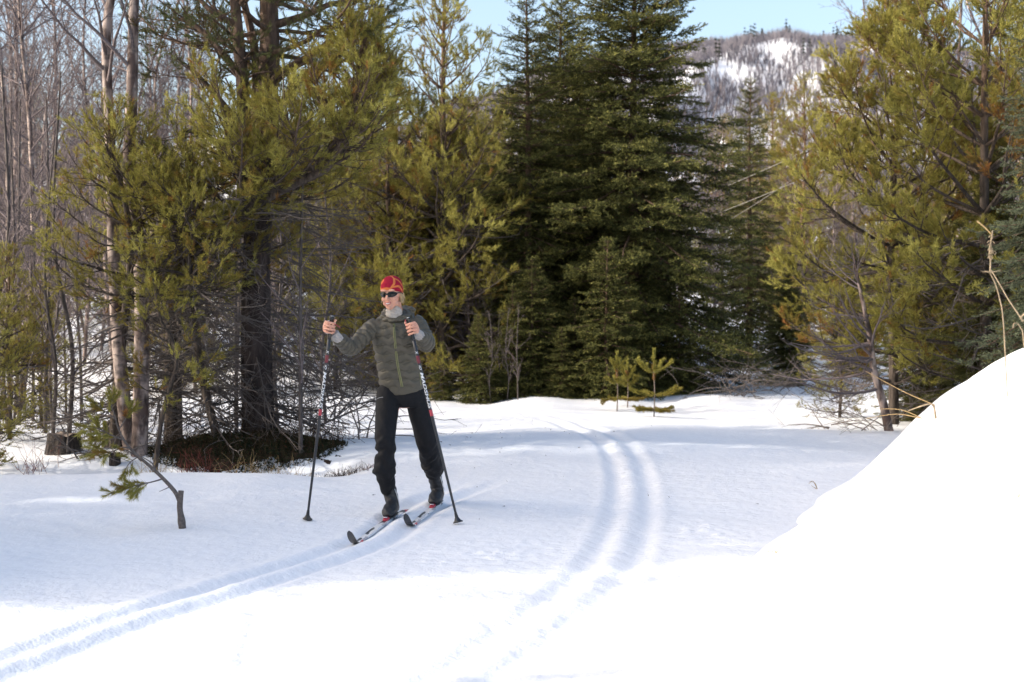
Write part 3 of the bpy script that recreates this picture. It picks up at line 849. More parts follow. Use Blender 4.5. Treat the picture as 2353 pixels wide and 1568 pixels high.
# ------------------------------------------------------------------ spruces
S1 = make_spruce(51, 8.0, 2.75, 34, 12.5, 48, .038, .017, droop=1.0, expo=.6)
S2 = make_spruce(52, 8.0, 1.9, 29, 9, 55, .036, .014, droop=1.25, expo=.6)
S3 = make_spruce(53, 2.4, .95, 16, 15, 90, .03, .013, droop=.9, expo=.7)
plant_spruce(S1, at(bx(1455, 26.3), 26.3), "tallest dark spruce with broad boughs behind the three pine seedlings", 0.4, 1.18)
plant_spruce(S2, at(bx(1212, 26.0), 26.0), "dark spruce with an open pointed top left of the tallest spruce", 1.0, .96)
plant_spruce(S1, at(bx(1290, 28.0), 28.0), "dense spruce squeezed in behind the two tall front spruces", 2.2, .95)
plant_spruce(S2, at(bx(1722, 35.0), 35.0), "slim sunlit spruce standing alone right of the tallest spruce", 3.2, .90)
front = [(1225, 24.3, .98, "small spruce with light tips below the open topped spruce"),
         (1395, 24.0, 1.12, "upright small spruce right in front of the tallest spruce trunk"),
         (1320, 24.8, .72, "knee high spruce tip between two small front spruces"),
         (1438, 24.9, .95, "small spruce with yellowish leader left of the tallest spruce's lit boughs"),
         (1100, 23.7, .62, "low light green spruce bush beside the skier's elbow"),
         (1180, 24.1, .80, "small bushy spruce with bright tips behind the bare stems"),
         (1015, 24.0, .42, "snow capped little spruce close behind the skier's jacket"),
         (1560, 25.2, .75, "small dark spruce under the lowest right boughs of the tallest spruce"),
         (1290, 23.9, .50, "tiny spruce on the snow edge left of the pine seedlings")]
for i, (px, d, s, lb) in enumerate(front):
    plant_spruce(S3, at(bx(px, d), d), lb, i * 1.3, s)
# right side: dark spruces below the big pine
plant_spruce(S1, at(bx(2290, 17.5), 17.5), "dark shaded spruce low under the large right pine", 1.9, .44)
plant_spruce(S1, at(bx(2140, 19.5), 19.5), "dark spruce behind the slanted birch on the right", 2.9, .36)
plant_spruce(S2, at(bx(2420, 14.5), 14.5), "grey green spruce reaching in from the right edge", .7, .62, blue=True)
plant_spruce(S1, at(bx(1960, 30), 30), "dark spruce at the back right behind the brush pile", .9, .33)
plant_spruce(S1, at(bx(1815, 27), 27), "squat dark spruce right of the slim sunlit spruce", 5.0, .30)
plant_spruce(S1, at(bx(940, 27.5), 27.5), "shadowy spruce directly behind the skier's head", 4.0, .62)

# ------------------------------------------------------------------ pines at the right and behind
P6 = make_pine(23, [(0, 0, 0), (.02, 0, 1.2), (.03, .04, 2.4), (-.02, 0, 3.8), (0, 0, 5.4)], .06, .10, 1.75, .36, 6, lambda t: np.interp(t, [.15, .4, .7, 1], [.75, 1, .75, .16]), .12, 30, 15, 260, .055, .0065, .18, (.15, 1.0), clump=.5, dead=50, dead_z=(.03, .4), dead_len=1.1)
plant_pine(P6, at(bx(2262, 17.2), 17.2), "large sunlit pine filling the upper right corner", .5, 1.18)
plant_pine(P6, at(bx(2055, 18.6), 18.6), "yellow green pine with tall pointed leader left of the large right pine", 2.1, 1.04)
plant_pine(P3, at(bx(1930, 20.5), 20.5), "low olive pine at the foot of the right pines", .3, .42)
plant_pine(P6, at(bx(2400, 19.5), 19.5), "pine half hidden behind the large right pine", 3.3, 1.15)
plant_pine(P5, at(bx(1842, 38), 38), "reddish stemmed pine behind the slim sunlit spruce", .2, .86)
plant_pine(P5, at(bx(1775, 47), 47), "far olive pine peeping over the slim spruce", 1.7, .95)
plant_pine(P3, at(bx(1022, 25.3), 25.3), "tall dark topped pine behind the leaning pine's pointed top", 2.4, 1.42, leaf='pine_dark')
plant_pine(P6, at(bx(890, 25.6), 25.6), "olive pine right behind the skier and the leaning pine", 4.4, 1.08)
plant_pine(P3, at(bx(860, 26.8), 26.8), "ochre young pine behind the skier's raised arm", 3.0, .9)
plant_pine(P3, at(bx(1060, 27), 27), "tall ochre pine between the skier and the open topped spruce", 1.2, 1.0)
plant_pine(P3, at(bx(930, 25.8), 25.8), "ochre pine low behind the skier's shoulder", .2, .75)
plant_pine(P3, at(bx(985, 26.5), 26.5), "ochre young pine right above the skier's hat", 5.1, .84)
plant_pine(P3, at(bx(770, 26.5), 26.5), "dusky pine behind the old pine's right limbs", .9, .72)
plant_pine(P3, at(bx(470, 25.0), 25.0), "dusky pine behind the old pine's left limbs", 3.9, .62)
plant_pine(P3, at(bx(640, 30.0), 30.0), "shaded young pine far behind the old pine trunk", 1.1, .9)
plant_pine(P3, at(bx(1090, 29), 29), "olive young pine left of the open topped spruce", 2.0, 1.0)
plant_pine(P3, at(bx(380, 26), 26), "shaded pine behind the dark trunk left", 4.7, .8)

# ------------------------------------------------------------------ background bare trees
V = [make_birch(61 + i, [(0, 0, 0), (.16 * i, .05, 2.0), (.02, .14, 4.0), (.25 - .2 * i, .05, 6.2), (.1 + .2 * i, 0, 8.2), (0, 0, 10.5)], .036, .05, 46, 2.0, 4.8, 6, 6, 4, (.85, .2), .0052) for i in range(3)]
rng = np.random.default_rng(77)
k = 0
for i in range(112):
    d = rng.uniform(23, 70)
    px = rng.uniform(-260, 520) if i < 84 else rng.uniform(560, 1150)
    x = bx(px, d)
    plant_birch(V[i % 3], at(x, d), "bare grey birch in the hazy thicket at the upper left", rng.uniform(0, 6.28), rng.uniform(.7, 1.15) * (1 if i < 84 else .6), "bare birches of the left thicket")
for i in range(44):
    d = rng.uniform(31, 90); px = rng.uniform(1560, 2500)
    plant_birch(V[i % 3], at(bx(px, d), d), "bare brown birch among the pines at the back right", rng.uniform(0, 6.28), rng.uniform(.55, .95), "bare trees of the back right wood", twig='pale_twig')
for i in range(26):
    d = rng.uniform(60, 150); px = rng.uniform(1500, 2300)
    plant_pine(P5, at(bx(px, d), d), "pine on the wooded slope far behind the right trees", rng.uniform(0, 6.28), rng.uniform(.7, 1.15), "pines on the far wooded slope")
for i, (px, d, s) in enumerate(((-60, 46, .9), (60, 58, 1.0), (180, 50, .7), (300, 62, .7), (480, 55, .55), (620, 60, .6), (760, 48, .5), (900, 52, .6), (1010, 46, .9), (1080, 60, 1.1))):
    plant_pine(P5, at(bx(px, d), d), "dusky pine far back beyond the left trees", i * 1.7, s, "dusky pines beyond the left trees")
for i in range(26):
    d = rng.uniform(40, 95); px = rng.uniform(1430, 1880)
    plant_birch(V[i % 3], at(bx(px, d), d), "bare brown birch between the tallest spruce and the right pines", rng.uniform(0, 6.28), rng.uniform(.55, .85), "bare trees in the gap right of the tallest spruce", twig='pale_twig')
# tall thin bare trees on the right skyline
plant_birch(V[1], at(bx(1962, 42), 42), "tall thin bare birch against the sky above the hill", .4, 1.15, twig='pale_twig')
plant_birch(V[0], at(bx(2212, 24), 24), "white stemmed birch seen through the large right pine", 1.4, .95)
plant_birch(V[2], at(bx(2262, 25), 25), "second white birch stem right of the first behind the large right pine", 2.4, .9)
# pale birch stems at the far left
plant_birch(V[0], at(bx(22, 21), 21), "white birch stem at the far left edge of the picture", 3.4, 1.1)
plant_birch(V[2], at(bx(48, 20), 20), "slightly bent white birch second from the left edge", 5.4, 1.0)

# thin dark saplings in front of the left thicket
for i in range(24):
    d = rng.uniform(31, 55); px = rng.uniform(800, 1540)
    (plant_spruce if i % 3 else plant_pine)((P3, S1, S2)[i % 3], at(bx(px, d), d), "shadowy conifer in the wood behind the tall front spruces", rz=rng.uniform(0, 6.28), s=rng.uniform(.62, .95) * (1.0 if i % 3 else 1.4), group="conifers behind the front spruces")
for i in range(20):
    d = rng.uniform(32, 62); px = rng.uniform(1760, 2450)
    plant_pine((P3, P5)[i % 2], at(bx(px, d), d), "olive pine in the wood behind the right pines", rng.uniform(0, 6.28), rng.uniform(.6, .95) * (1.0 if i % 2 == 0 else .62), "pines behind the right pines")
for i in range(14):
    d = rng.uniform(27, 50); px = rng.uniform(-150, 800)
    plant_pine(P3, at(bx(px, d), d), "low pine in the wood behind the left trees", rng.uniform(0, 6.28), rng.uniform(.5, .9), "low pines behind the left trees")

T = [make_birch(81 + i, [(0, 0, 0), (.06 - .05 * i, .02, .9), (-.05 + .08 * i, .05, 1.9), (.05, 0, 3.4)], .017, .15, 16, .9, 5, 6, 6, 3, (.95, .2), .0028) for i in range(3)]
for i in range(26):
    d = rng.uniform(15.4, 19.5); px = rng.uniform(-30, 270) if i < 19 else rng.uniform(440, 760)
    plant_birch(T[i % 3], at(bx(px, d), d), "thin dark bare sapling standing in the snow under the left trees", rng.uniform(0, 6.28), rng.uniform(.75, 1.3), "dark saplings under the left trees", 'sapling', "bare_sapling", "sapling")
plant_birch(T[1], at(bx(690, 14.2), 14.2), "slim dark sapling standing right of the old pine's foot", .6, 1.0, None, 'sapling', "bare_sapling", "sapling")
for i, (px, d) in enumerate(((1165, 23.6), (1190, 23.3), (1150, 24.0), (1128, 23.5))):
    plant_birch(T[i % 3], at(bx(px, d), d), "thin reddish bare stem among the small spruces right of the skier", 1.1 * i, .45, "reddish stems right of the skier", 'pale_twig', "bare_sapling", "sapling", 'pale_twig')

# slanted birch on the right with pale bare branches
x0, y0 = bx(2045, 17.0), 17.0
b0 = np.array(at(x0, y0)); rel = lambda px, py, d: P(px, py, d) - b0
stem = [(0, 0, 0), rel(2030, 930, 17), rel(2008, 850, 17), rel(2000, 780, 17), rel(1988, 720, 17), rel(1975, 660, 17.1), rel(1962, 590, 17.2)]
bR = make_birch(91, stem, .05, .2, 26, 1.5, 5, 6, 6, 4, (.2, .3), .0026, l1=lambda rg, n: rg.normal(math.pi, .9, n))
plant_birch(bR, tuple(b0), "slanted scrubby birch with pale bare branches beside the snow bank")

# trees standing left of the picture that shade the trail
for i, (x, y, s, kind) in enumerate(((-9.3, 7.9, .85, 0), (-6.2, 7.1, .5, 0), (-7.4, 8.0, .65, 1), (-18.0, 5.7, 1.6, 1), (-20.5, 6.2, 1.75, 1), (-17.5, 8.4, 1.45, 1), (-22.0, 5.1, 1.85, 2), (-20.0, 7.2, 1.7, 1), (-21.0, 8.6, 1.7, 2))):
    (plant_pine if kind == 1 else plant_spruce)((S1, P5, S2)[kind], at(x, y), "conifer left of the picture whose shade lies on the trail", rz=i * 1.1, s=s, group="conifers left of the picture")
thin = make_birch(95, [(0, 0, 0), (.05, .02, 2.0), (-.03, 0, 4.5), (0, 0, 12.0)], .085, .7, 8, .6, 3, 4, 5, 3, (1.0, .15))
for i, (x, y, s) in enumerate(((-7.0, 4.14, 1.0),)):
    plant_birch(thin, at(x, y), "thin bare birch left of the picture whose stem shadow crosses the snow bank", i * 2.0, s, None)
for i, (x, y, s) in enumerate(((-9.0, 6.55, 1.0), (-11.5, 6.45, .9), (-8.2, 7.25, .8), (-9.6, 9.35, .9), (-12.0, 8.95, 1.0), (-10.4, 9.75, .85))):
    plant_birch(thin, at(x, y), "thin bare birch left of the picture whose stem shadow streaks the trail", i * 2.0 + .7, s, "thin birches left of the picture")
# ------------------------------------------------------------------ undergrowth and small things on the snow
rng = np.random.default_rng(101)
M['leaf'] = needle_mat("heather_leaves", [(0, (.05, .03, .015)), (.4, (.022, .026, .012)), (.8, (.03, .04, .018)), (1, (.11, .05, .03))], .1)
M['straw'] = plain("dry_grass", (.34, .24, .12), .8, .1, var=.3)
M['brown'] = plain("brown_litter", (.05, .034, .025), .95, .05, bump=.6, bscale=30, var=.5)
M['redleaf'] = plain("red_leaves", (.16, .05, .04), .8, .1, var=.4)
M['pale'] = plain("dry_stalk", (.24, .19, .13), .8, .1, var=.3, bscale=40)

# heather knoll round the old pine
gxn = np.linspace(-4.0, -1.5, 70); gyn = np.linspace(13.35, 15.7, 60)
KX, KY = np.meshgrid(gxn, gyn)
rad_ = np.sqrt(((KX + 2.72) / 1.05) ** 2 + ((KY - 14.55) / .80) ** 2)
edge = .93 + .12 * np.sin(5.1 * KX + 3 * KY) + .10 * np.sin(13 * KX - 9 * KY) + .05 * np.sin(31 * KX + 23 * KY)
KZ = zg(KX, KY) + .07 * sstep(1.0, .4, rad_ / edge) - .012 + .02 * lump(KX, KY, .6)
KZ = np.where(rad_ / edge > 1.0, KZ - .12, KZ)
g = Geo(); fq = grid_faces(60, 70); kk = ((rad_ / edge).ravel()[fq] < 1.06).all(1)
g.add(np.stack([KX, KY, KZ], -1), quads=fq[kk])
kn = tag(link("heather_knoll", g.mesh("heather_knoll"), None, M['brown']), "dark heather and berry shrub cover on the bare knoll under the old pine", "ground cover", kind='stuff')
n = 15000
a = rng.uniform(0, 6.283, n); r_ = np.sqrt(rng.random(n))
hx = -2.72 + 1.03 * r_ * np.cos(a); hy = 14.55 + .78 * r_ * np.sin(a)
hz = zg(hx, hy) + .07 * sstep(1.0, .4, r_) - .02
hh = rng.uniform(0, .12, n) * (1.1 - r_ * .7) * (.6 + .4 * np.sin(7 * hx) * np.sin(6 * hy))
lv = Geo()
d = rng.normal(size=(n, 3)); d[:, 2] = np.abs(d[:, 2]) * .7
lv.needles(np.stack([hx, hy, hz + np.abs(hh)], 1), d, rng.uniform(.015, .045, n), rng.uniform(.010, .022, n), rng, np.clip(rng.normal(.5, .22, n), 0, 1))
m_ = 900
st = np.stack([hx[:m_], hy[:m_], hz[:m_]], 1)
Q, S = sprout(st, np.stack([rng.normal(0, .35, m_), rng.normal(0, .35, m_), np.ones(m_)], 1), rng.uniform(.08, .28, m_), np.full(m_, .0022), rng, 3, 0, .2, .5)
lv.tubes(Q, S, 3, .05)
link("shrub_leaves", lv.mesh("shrub_leaves", False), kn, M['leaf'])

def tuft(name, x, y, n, h, spread, mat, label, cat, w=.003, z=None, group=None, lean=(0, 0)):
    b = np.stack([x + rng.normal(0, spread, n), y + rng.normal(0, spread * .6, n), np.zeros(n)], 1)
    b[:, 2] = zg(b[:, 0], b[:, 1]) - .02 if z is None else z - .01
    d = np.stack([rng.normal(lean[0], .55, n), rng.normal(lean[1], .45, n), np.ones(n)], 1)
    Q, S = sprout(b - [x, y, b[0, 2]], d, h * rng.uniform(.4, 1.1, n), np.full(n, w), rng, 5, np.array([-.05, -.15, -.25, -.3]), .15, .25)
    g = Geo(); g.tubes(Q, S, 3)
    o = tag(empty(name, (x, y, b[0, 2])), label, cat, group)
    link("blade", g.mesh(name), o, mat)
    return o

for px, d, n, h, sp_, mt, lb in ((790, 13.25, 130, .13, .12, 'brown', "brown tuft of dead grass on the snow between pole and boot"),
                               (722, 13.4, 160, .14, .16, 'brown', "dead brown grass clump at the right end of the heather knoll"),
                               (850, 13.3, 60, .06, .10, 'redleaf', "flat reddish grass remnant behind the skier's right boot"),
                               (640, 13.35, 60, .30, .12, 'straw', "pale straw stalks standing in front of the heather knoll"),
                               (560, 13.5, 40, .34, .16, 'straw', "few thin straw stalks in front of the old pine"),
                               (350, 13.6, 50, .3, .12, 'straw', "thin straw at the left end of the heather knoll"),
                               (72, 13.9, 26, .42, .10, 'redleaf', "reddish withered stalks left of the tree stump"),
                               (455, 13.8, 60, .3, .12, 'redleaf', "withered reddish leaves beside the pale birch foot"),
                               (760, 15.2, 30, .28, .12, 'redleaf', "thin reddish stems in the snow behind the left ski pole")):
    tuft("grass_tuft", bx(px, d), d, n, h, sp_, M[mt], lb, "grass")

# stumps
def stump(px, d, r, h, label):
    x, y = bx(px, d), d
    t = empty("tree_stump", (x, y, gz(x, y) - .05), label, "stump")
    a = np.linspace(0, 2 * math.pi, 29)[:-1]
    rows = []
    for k, (z, s) in enumerate(((-.05, 1.28), (.06, 1.12), (.14, 1.03), (h * .8, 1.0), (h, .98))):
        rr_ = r * s * (1 + .05 * np.sin(5 * a + 1) + .03 * np.sin(11 * a + z * 3))
        rows.append(np.stack([rr_ * np.cos(a), rr_ * np.sin(a), np.full(28, z) + (.012 * np.sin(3 * a + 2) + .01 * np.sin(7 * a) if k == 4 else 0)], 1))
    i = np.arange(5 * 28).reshape(5, 28)
    q = np.stack([i[:-1], np.roll(i, -1, 1)[:-1], np.roll(i, -1, 1)[1:], i[1:]], -1).reshape(-1, 4)
    g = Geo(); g.add(np.concatenate(rows), quads=q); link("bark", g.mesh("stump_bark"), t, M['stump'])
    g = Geo(); top = rows[-1] * [.97, .97, 1] - [0, 0, .004]
    g.add(np.vstack([top, [[0, 0, h - .01]]]), tris=[(j, (j + 1) % 28, 28) for j in range(28)])
    link("cut_face", g.mesh("cut_face", False), t, plain("cut_wood", (.16, .13, .11), .9, .1, bump=.5, bscale=30, var=.4))
stump(145, 14.6, .165, .24, "broad dark tree stump at the left, snow round its foot")
stump(262, 15.1, .12, .32, "narrower dark stump behind the birch pair")
stump(262, 14.05, .05, .16, "tiny rotten stump below the drooping pine tufts")

# pine seedlings
def seedling(px, d, H, whorls, label, seed, lead=.30):
    rg = np.random.default_rng(seed)
    x, y = bx(px, d), d
    t = empty("pine_seedling", (x, y, gz(x, y) - .02), label, "seedling", "pine seedlings on the snow")
    st = spline([(0, 0, 0), (.01, 0, H * .4), (-.008, .01, H * .75), (0, 0, H)], 14)
    g = Geo(); g.tubes(st[None], (np.linspace(.010, .004, 14))[None], 7)
    nd = Geo(); tw = []
    for zf, n_, L_, el_ in whorls:
        a0 = rg.uniform(0, 6.28)
        for k in range(n_):
            a = a0 + k * 6.283 / n_ + rg.normal(0, .2)
            tw.append((np.array([0, 0, H * zf]), np.array([math.cos(a) * math.cos(el_), math.sin(a) * math.cos(el_), math.sin(el_)]), L_ * rg.uniform(.75, 1.15)))
    tw.sort(key=lambda w: w[0][2]); nl_ = sum(w[0][2] < H * .25 for w in tw)
    def arms(ws, up): return sprout(np.array([w[0] for w in ws]), np.array([w[1] for w in ws]), np.array([w[2] for w in ws]), np.full(len(ws), .005), rg, 6, up, .07, .5)
    (Qa, Sa), (Qb, Sb) = arms(tw[:nl_], -.03), arms(tw[nl_:], .10)
    Q, S = np.concatenate([Qa, Qb]), np.concatenate([Sa, Sb])
    g.tubes(Q, S, 4)
    link("stem", g.mesh("seedling_stem"), t, M['pale_twig'])
    tn = np.clip(.82 - .55 * (1 - np.array([w[0][2] for w in tw]) / H) + rg.normal(0, .06, len(tw)), .05, 1)
    pine_needles(nd, Q, None, rg, 1100, .048, .0085, (.75, .2), .05, tn)
    sub, _s, bi, _t = grow(Q, S, rg, 9, .4, .95, lambda L, t_, u: .07 + .08 * u, .7, .2, .7, 3, .1, .05)
    pine_needles(nd, sub, None, rg, 1000, .045, .0085, (.75, .2), .0, tn[bi])
    pine_needles(nd, spline(st[-int(14 * lead):], 5)[None], None, rg, 1500, .052, .0085, (.62, .15), .0, np.array([.88]))
    mid_ = st[int(14 * .45):int(14 * .72)]
    pine_needles(nd, spline(mid_, 4)[None], None, rg, 900, .05, .008, (1.0, .2), .0, np.array([.10]))
    link("needles", nd.mesh("seedling_needles", False), t, M['pine'])
seedling(1418, 21.6, .92, [(.22, 4, .30, .05), (.48, 4, .22, .35), (.70, 5, .20, .85)], "pine seedling, left one of the three, reddish around its middle", 1)
seedling(1442, 22.2, .76, [(.20, 4, .28, .05), (.45, 5, .26, .5), (.62, 4, .20, .8)], "shorter pine seedling in the middle of the three", 2, .4)
seedling(1503, 20.0, .96, [(.10, 6, .26, .25), (.14, 4, .22, -.1), (.34, 5, .38, .05), (.66, 5, .30, .4)], "pine seedling, right one of the three, arms spread like a cross", 3, .34)

# broken leaning pine bough with its stub in the foreground snow, left
x0, y0 = bx(416, 9.95), 9.95
b0 = np.array([x0, y0, gz(x0, y0)]); rel = lambda px, py, d: P(px, py, d) - b0
t = empty("broken_pine", tuple(b0), "broken little pine, stub in the snow and bent stem hanging left", "pine")
g = Geo(); s_ = spline([rel(419, 1215, 9.95), rel(416, 1190, 9.95), rel(413, 1165, 9.95), rel(416, 1128, 9.95)], 12)
g.tubes(s_[None], (np.array([.024, .024, .026, .025, .022, .020, .019, .019, .019, .019, .018, .018]) * 1.1)[None], 9, cap=True)
link("stub", g.mesh("stub"), t, M['twig'])
g = Geo()
bend = spline([rel(412, 1150, 9.95), rel(402, 1130, 9.95), rel(375, 1100, 9.97), rel(345, 1072, 10.0), rel(315, 1046, 10.05), rel(290, 1020, 10.1), rel(272, 985, 10.1), rel(262, 950, 10.1)], 20)
g.tubes(bend[None], np.linspace(.017, .005, 20)[None], 7)
sb = [([rel(358, 1082, 10.0), rel(352, 1068, 10.0), rel(343, 1060, 9.98), rel(322, 1048, 9.96)], .006),
      ([rel(376, 1100, 9.97), rel(350, 1108, 9.9), rel(320, 1114, 9.86), rel(290, 1122, 9.84), rel(240, 1140, 9.82)], .006),
      ([rel(392, 1118, 9.96), rel(380, 1124, 9.95), rel(366, 1130, 9.94)], .004),
      ([rel(300, 1030, 10.07), rel(280, 1030, 10.0), rel(250, 1040, 9.95), rel(220, 1036, 9.95)], .006),
      ([rel(318, 1050, 10.05), rel(300, 1062, 10.0), rel(288, 1078, 9.98)], .005),
      ([rel(285, 1012, 10.1), rel(255, 1000, 10.05), rel(225, 985, 10.0), rel(200, 980, 10.0)], .006),
      ([rel(275, 985, 10.1), rel(290, 960, 10.1), rel(300, 935, 10.1)], .005),
      ([rel(268, 965, 10.1), rel(240, 945, 10.1), rel(215, 925, 10.1)], .005),
      ([rel(262, 950, 10.1), rel(255, 925, 10.1), rel(268, 898, 10.1)], .005),
      ([rel(280, 1000, 10.1), rel(250, 1010, 10.15), rel(205, 1010, 10.2)], .005)]
SB = np.stack([spline(p, 8) for p, _ in sb]); SR = np.stack([r0 * np.linspace(1, .5, 8) for _, r0 in sb])
g.tubes(SB, SR, 5)
Q, S, bi, tt_ = grow(SB[[1, 3, 4, 5, 6, 7, 8, 9]], SR[[1, 3, 4, 5, 6, 7, 8, 9]], rng, 60, .3, 1, lambda L, t_, u: .05 + .08 * u, .7, .25, .4, 3, .08, .08, .6, .002)
g.tubes(Q, S, 3)
link("stem", g.mesh("bent_stem"), t, M['twig'])
nd = Geo(); tn = np.clip(rng.normal(.56, .28, len(Q)), .0, 1)
pine_needles(nd, Q, None, rng, 900, .046, .0042, (.6, .2), .1, tn)
pine_needles(nd, SB[[1, 3, 5, 6, 7, 8, 9]][:, 4:], None, rng, 600, .046, .0042, (.6, .2), .1, np.full(7, .7))
link("needles", nd.mesh("bent_needles", False), t, M['pine'])

# brush pile and low dead branches at the far right of the trail
def brush(name, px, d, n, L, wx, label, mat='twig', h=.15, up=-.1):
    x, y = bx(px, d), d
    b = np.stack([rng.normal(0, wx, n), rng.normal(0, wx * .5, n), rng.uniform(0, h, n)], 1)
    a = rng.uniform(0, 6.283, n); e = rng.normal(.35, .35, n)
    Q, S = sprout(b, np.stack([np.cos(a) * np.cos(e), np.sin(a) * np.cos(e) * .6, np.sin(e)], 1), L * rng.uniform(.5, 1.1, n), rng.uniform(.004, .011, n), rng, 6, up, .12, .3)
    g = Geo(); g.tubes(Q, S, 4)
    Q2, S2, _, _ = grow(Q, S, rng, 9, .2, 1, lambda L_, t_, u: .12 + .25 * u, .7, .3, .3, 4, -.02, .12, .6, .003)
    g.tubes(Q2, S2, 3)
    o = tag(link(name, g.mesh(name), None, M[mat]), label, "brush")
    o.location = (x, y, gz(x, y) - .02)
brush("brush_pile", 1715, 23.6, 46, 1.0, .45, "pile of bare grey brushwood on the snow right of the pine seedlings", h=.3, up=-.16)
brush("brush_pile", 1640, 25.5, 40, .9, .5, "upright tangle of bare twigs behind the brush pile", h=.4)
brush("brush_pile", 1885, 25.0, 34, .8, .6, "thin dead twigs on the snow right of the brush pile", h=.2)
brush("brush_pile", 1960, 16.8, 18, .7, .3, "pale dry twigs at the foot of the slanted birch", 'pale_twig', .1)
brush("brush_pile", 780, 15.6, 60, 1.0, .35, "dense tangle of dark bare twigs behind the left ski pole", h=.8, up=.0)
brush("brush_pile", 490, 14.9, 60, .9, .5, "tangle of dark bare twigs between the old pine and the birches", h=.9, up=-.04)
brush("brush_pile", 190, 15.8, 70, 1.0, .55, "dark bare undergrowth behind the broad stump", h=.9, up=-.04)
brush("brush_pile", 250, 14.2, 26, .5, .22, "low twigs lying between the stumps", h=.12, up=-.1)
brush("brush_pile", 690, 15.4, 60, 1.0, .5, "dark bare twigs right of the old pine trunk", h=.9, up=-.03)

# dry plants on the bank
def stalk(t, pts, r0, r1, n=16, S=6, mat='pale', name="stalk"):
    g = Geo(); g.tubes(spline(pts, n)[None], np.linspace(r0, r1, n)[None], S)
    return link(name, g.mesh(name), t, M[mat])
base = np.array([2.33, 6.75, 0]); base[2] = bankz(2.33, 6.75) - .03
dB = 6.75
b0 = np.array(P(2316, 805, dB)); b0[2] = min(b0[2], bankz(b0[0], dB) - .02)
t = empty("dry_umbel_plant", tuple(b0), "tall dry umbel stalk with curled seed head on top of the snow bank", "dry plant")
rel = lambda px, py, d: P(px, py, d) - b0
stalk(t, [(0, 0, 0), rel(2306, 745, dB), rel(2298, 690, dB), rel(2286, 650, dB), rel(2275, 628, dB)], .0032, .0026)
stalk(t, [rel(2275, 628, dB), rel(2276, 600, dB), rel(2274, 575, dB), rel(2278, 550, dB), rel(2281, 530, dB)], .004, .003)
g = Geo()
n_ = 13; a = np.linspace(0, 6.283, n_ + 1)[:-1]
Q, S = sprout(np.tile(rel(2275, 628, dB), (n_, 1)), np.stack([np.cos(a), np.sin(a), np.full(n_, .35)], 1), rng.uniform(.035, .06, n_), np.full(n_, .0014), rng, 4, -.12, .05, .7)
g.tubes(Q, S, 3); link("umbel", g.mesh("umbel"), t, M['pale'])
g = Geo()
for k in range(16):
    c = rel(2277 + rng.normal(0, 2.5), rng.uniform(540, 595), dB + rng.normal(0, .006))
    th = np.linspace(0, rng.uniform(4, 6), 9); rr_ = np.linspace(.013, .005, 9); ph = rng.uniform(0, 6.28)
    ax = np.array([math.cos(ph), math.sin(ph), 0])
    pt = c + rr_[:, None] * (np.cos(th)[:, None] * ax + np.sin(th)[:, None] * np.array([0, 0, 1.0]))
    g.tubes(pt[None], np.full((1, 9), .0016), 4)
link("seed_head", g.mesh("seed_head"), t, M['pale'])
stalk(t, [rel(2279, 540, dB), rel(2262, 522, dB), rel(2245, 508, dB)], .0025, .0042, name="dry_leaf", mat='straw')
b0 = np.array(P(2372, 800, 6.5)); b0[2] = bankz(b0[0], 6.5) - .02
t = empty("dry_stalk", tuple(b0), "reddish dry stalk leaning left to the umbel plant at the right edge", "dry plant")
rel = lambda px, py, d: P(px, py, d) - b0
stalk(t, [(0, 0, 0), rel(2358, 755, 6.5), rel(2345, 730, 6.52), rel(2318, 690, 6.6), rel(2298, 655, 6.65), rel(2278, 622, 6.72)], .0034, .0024, mat='pale')
stalk(t, [rel(2350, 738, 6.5), rel(2346, 730, 6.47), rel(2354, 722, 6.44), rel(2362, 718, 6.44)], .005, .004, 8, name="dry_leaf")
b0 = np.array(P(2366, 800, 6.3)); b0[2] = bankz(b0[0], 6.3) - .02
t = empty("dry_stalk", tuple(b0), "short hooked dry stem at the right edge of the bank", "dry plant")
rel = lambda px, py, d: P(px, py, d) - b0
stalk(t, [(0, 0, 0), rel(2352, 780, 6.3), rel(2346, 755, 6.3), rel(2338, 744, 6.3), rel(2330, 744, 6.3), rel(2328, 754, 6.3)], .003, .0025, mat='pale')

from mathutils.bvhtree import BVHTree
def bvh_of(o):
    me = o.data
    return BVHTree.FromPolygons([o.matrix_world @ v.co for v in me.vertices], [tuple(p.vertices) for p in me.polygons])
_sb = bpy.data.objects["snow_bank"]; _sg = bpy.data.objects["snow_ground"]
def hit(bv, px, py):
    o = Vector((0, 0, CAM_Z)); d = (Vector(P(px, py, 10.0)) - o).normalized()
    h = bv.ray_cast(o, d)
    return np.array(h[0]) if h[0] is not None else None
bank_bvh = bvh_of(_sb)
def on_snow(px, py):
    h = hit(bank_bvh, px, py)
    f = 4750.0 / (py - 717)
    for _ in range(6):
        p = P(px, py, f); f *= 1 + .9 * (p[2] - gz(p[0], f)) / 1.46
    p = P(px, py, f)
    return h if h is not None and h[1] < p[1] else p
def blades(name, px, py, dirs, label, mat='straw', r=.0025):
    b = on_snow(px, py)
    o = empty(name, tuple(b), label, "dry grass")
    g = Geo()
    for pts in dirs:
        d = b[1]
        p = [P(px + u, py + v, d + w) - b for u, v, w in pts]
        g.tubes(spline(p, 9)[None], np.linspace(r, r * .5, 9)[None], 4)
    link("blade", g.mesh("blades"), o, M[mat])
blades("dry_leaf", 2150, 962, [[(0, 2, 0), (-2, -18, -.02), (-10, -34, -.03), (-40, -26, 0), (-62, -18, .05)]], "pale curled dry leaf on the edge of the snow bank", 'pale', .007)
